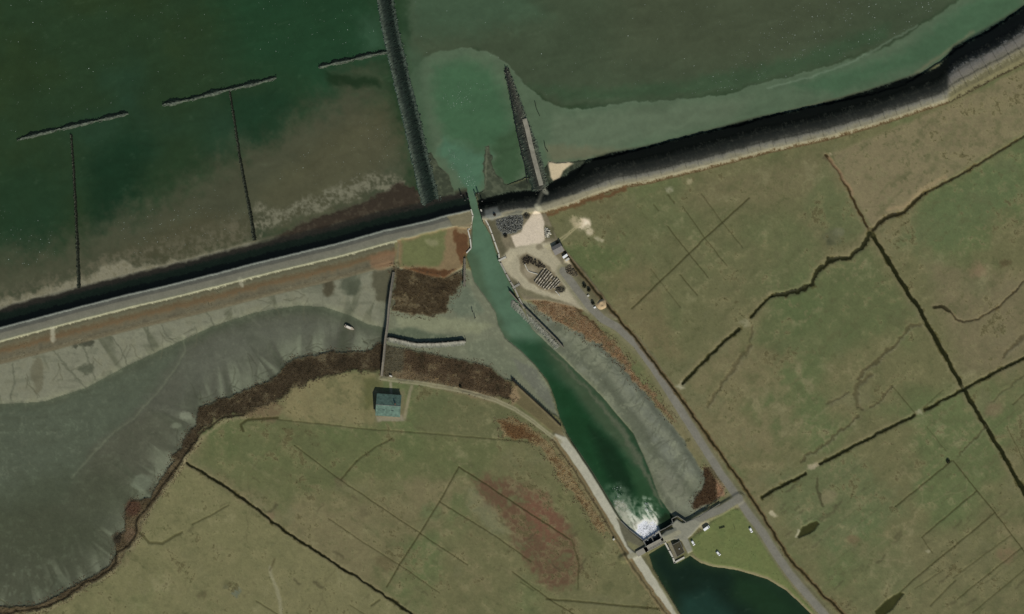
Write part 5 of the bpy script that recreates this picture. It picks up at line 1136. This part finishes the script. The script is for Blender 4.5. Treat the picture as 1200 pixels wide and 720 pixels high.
# ------------------------------------------------------------------ stuff: reeds, foam
rs_ = np.random.default_rng(3)
def tufts(name, mask, n, hh, ww, cols, ca=.25, own=None):
    jj, ii = np.nonzero(mask); k = rs_.integers(0, len(jj), n)
    jj, ii = jj[k], ii[k]
    x = wx(us[ii]+rs_.uniform(-.5, .5, n)); y = wy(vs[jj]+rs_.uniform(-.5, .5, n)); z = H[jj, ii]-.05
    h_ = rs_.uniform(hh[0], hh[1], n); w_ = rs_.uniform(ww[0], ww[1], n); a = rs_.uniform(0, 6.28, n)
    pts = []
    for q in range(4): pts.append(np.stack([x+w_*np.cos(a+q*1.57)*rs_.uniform(.6, 1.2, n), y+w_*np.sin(a+q*1.57)*rs_.uniform(.6, 1.2, n), z], 1))
    pts.append(np.stack([x+rs_.normal(0, .2, n), y+rs_.normal(0, .2, n), z+h_], 1))
    P = np.stack(pts, 1).reshape(-1, 3)
    b = np.arange(n)*5; F = np.concatenate([np.stack([b+q, b+(q+1) % 4, b+4], 1) for q in range(4)])
    me = bpy.data.meshes.new(name); me.from_pydata(P.tolist(), [], F.tolist()); me.update()
    cc = np.ones((n, 5, 4), np.float32); base = (C[jj, ii] if own is None else np.array(own, np.float32)[None]*np.ones((n, 1), np.float32))*(1+rs_.uniform(-ca, ca, (n, 1)))*np.array(cols)
    cc[:, :, :3] = np.clip(lin(base)/K, .004, .8)[:, None, :]
    at_ = me.attributes.new('Col', 'FLOAT_COLOR', 'POINT'); at_.data.foreach_set('color', cc.ravel())
    me.materials.append(zmats['marsh']); o = bpy.data.objects.new(name, me); COL.objects.link(o); o['kind'] = 'stuff'
inframe = (U > -40) & (U < 1240) & (V > -40) & (V < 760)
tufts('reeds', (Z == 6) & inframe, 22000, (.2, .7), (.2, .5), (1.12, 1.1, 1.04), .16)
near = np.zeros_like(inframe); z6 = Z == 6
for dx, dy in [(a, b_) for a in range(-6, 7, 2) for b_ in range(-6, 7, 2) if a*a+b_*b_ < 40]: near |= np.roll(np.roll(z6, dx, 1), dy, 0)
tufts('reed_fringe', near & ~z6 & inframe & (H > .3) & (Z < 2) & (N4+.6*N12 > -.05), 5200, (.2, .7), (.2, .5), (1, 1, 1), .22, (86, 72, 54))
tufts('rush_tussocks', (Z == 0) & inframe & (N12*.7+N4*.5+.5*NC > .55), 9000, (.15, .4), (.2, .5), (.86, .88, .84), .15)
tufts('grass_tussocks', (Z == 0) & inframe, 22000, (.04, .16), (.2, .5), (1.07, 1.07, 1.04), .12)
def flecks(name, items, zf_, col, kind='stuff'):
    P = []; F = []; c_ = []
    for x, y, r_ in items:
        b = len(P); n = 5; a0 = random.random()*6
        for q in range(n): P.append((wx(x)+r_*random.uniform(.5, 1.2)*math.cos(a0+q*1.257), wy(y)+r_*random.uniform(.5, 1.2)*math.sin(a0+q*1.257), zf_))
        P.append((wx(x), wy(y), zf_+r_*.06)); F += [(b+q, b+(q+1) % n, b+n) for q in range(n)]
        k = random.uniform(.35, 1.0)**1.2; c_ += [tuple(e*k for e in col)]*(n+1)
    m_ = MB(); m_.v = P; m_.f = F; m_.c = c_; o = m_.build(name, STONE); o['kind'] = kind
random.seed(77); it = []
def cloud(n, pts, r_=(.12, .42), soft=True):
    x0, x1 = min(p[0] for p in pts), max(p[0] for p in pts); y0, y1 = min(p[1] for p in pts), max(p[1] for p in pts); k = 0; g = 0
    while k < n and g < n*40:
        g += 1; x, y = random.uniform(x0, x1), random.uniform(y0, y1); c = False
        for (a, b_), (c_, d_) in zip(pts, pts[1:]+pts[:1]):
            if (b_ > y) != (d_ > y) and x < a+(y-b_)*(c_-a)/(d_-b_): c = not c
        if c:
            q = mnoise.noise(Vector((x/22, y/22, 3.1)))+.6*mnoise.noise(Vector((x/8, y/8, 1)))
            if q > random.uniform(-.5, .5): it.append((x, y, .8*r_[0]+.8*(r_[1]-r_[0])*random.random()**2.5)); k += 1
cloud(200, [(0, 0), (440, 0), (445, 60), (320, 90), (20, 160), (0, 160)], (.15, .4))
cloud(60, [(300, 0), (440, 0), (440, 60), (330, 80)])
cloud(260, [(470, 0), (1100, 0), (1030, 55), (880, 100), (720, 122), (640, 118), (560, 55), (480, 70)])
cloud(420, [(930, 0), (1110, 0), (1060, 40), (960, 80), (870, 104), (800, 112), (840, 80)], (.15, .5))
cloud(150, [(515, 105), (560, 90), (575, 110), (560, 135), (525, 130)], (.12, .4))
cloud(160, [(525, 170), (555, 200), (560, 228), (548, 228), (530, 205)], (.12, .4))
cloud(260, [(130, 260), (250, 220), (290, 250), (280, 280), (160, 300)], (.12, .4)); cloud(160, [(300, 215), (340, 190), (440, 130), (470, 180), (400, 220)], (.12, .35)); cloud(90, [(0, 240), (60, 260), (80, 300), (0, 320)], (.12, .4))
cloud(170, [(790, 700), (830, 690), (850, 710), (840, 730), (790, 730)], (.12, .35))
cloud(120, [(555, 330), (580, 380), (600, 410), (560, 400), (545, 350)], (.12, .3))
flecks('foam_flecks', it, .03, (190, 200, 186)); it = []
cloud(900, [(749, 617), (758, 611), (768, 613), (772, 621), (755, 633), (747, 628)], (.15, .4)); cloud(450, FOAM, (.1, .3)); cloud(120, [(755, 590), (760, 588), (768, 615), (758, 614)], (.15, .45)); cloud(70, [(718, 570), (728, 570), (732, 590), (718, 588)], (.15, .4))
flecks('white_foam', it, .06, (224, 230, 222))
# @@END@@


# ------------------------------------------------------------------ light, sky, camera
w = bpy.data.worlds.new('World'); sc.world = w; w.use_nodes = True
nt = w.node_tree; bg = nt.nodes['Background']; sk = nt.nodes.new('ShaderNodeTexSky')
sk.sky_type = 'NISHITA'; sk.sun_disc = False; sk.sun_elevation = math.radians(SUN_EL); sk.sun_rotation = math.radians(SUN_AZ); sk.air_density = 1.0; sk.dust_density = .6
nt.links.new(sk.outputs[0], bg.inputs[0]); bg.inputs[1].default_value = .07
ld = bpy.data.lights.new('sun', 'SUN'); ld.energy = 3.6; ld.angle = math.radians(.53); ld.color = (1, .965, .91)
lo = bpy.data.objects.new('sun', ld); COL.objects.link(lo)
az, el = math.radians(SUN_AZ), math.radians(SUN_EL)
dv = Vector((math.sin(az)*math.cos(el), math.cos(az)*math.cos(el), math.sin(el)))
lo.rotation_euler = dv.to_track_quat('Z', 'Y').to_euler()
cd = bpy.data.cameras.new('camera'); ALT = 2600.0
cd.sensor_fit = 'HORIZONTAL'; cd.sensor_width = 36; cd.lens = 36*(ALT-1.5)/(1200*S); cd.clip_start = 1; cd.clip_end = 20000
co = bpy.data.objects.new('camera', cd); COL.objects.link(co); co.location = (0, 0, ALT); sc.camera = co
sc.view_settings.view_transform = 'Standard'; sc.view_settings.look = 'None'; sc.view_settings.exposure = 0; sc.view_settings.gamma = 1
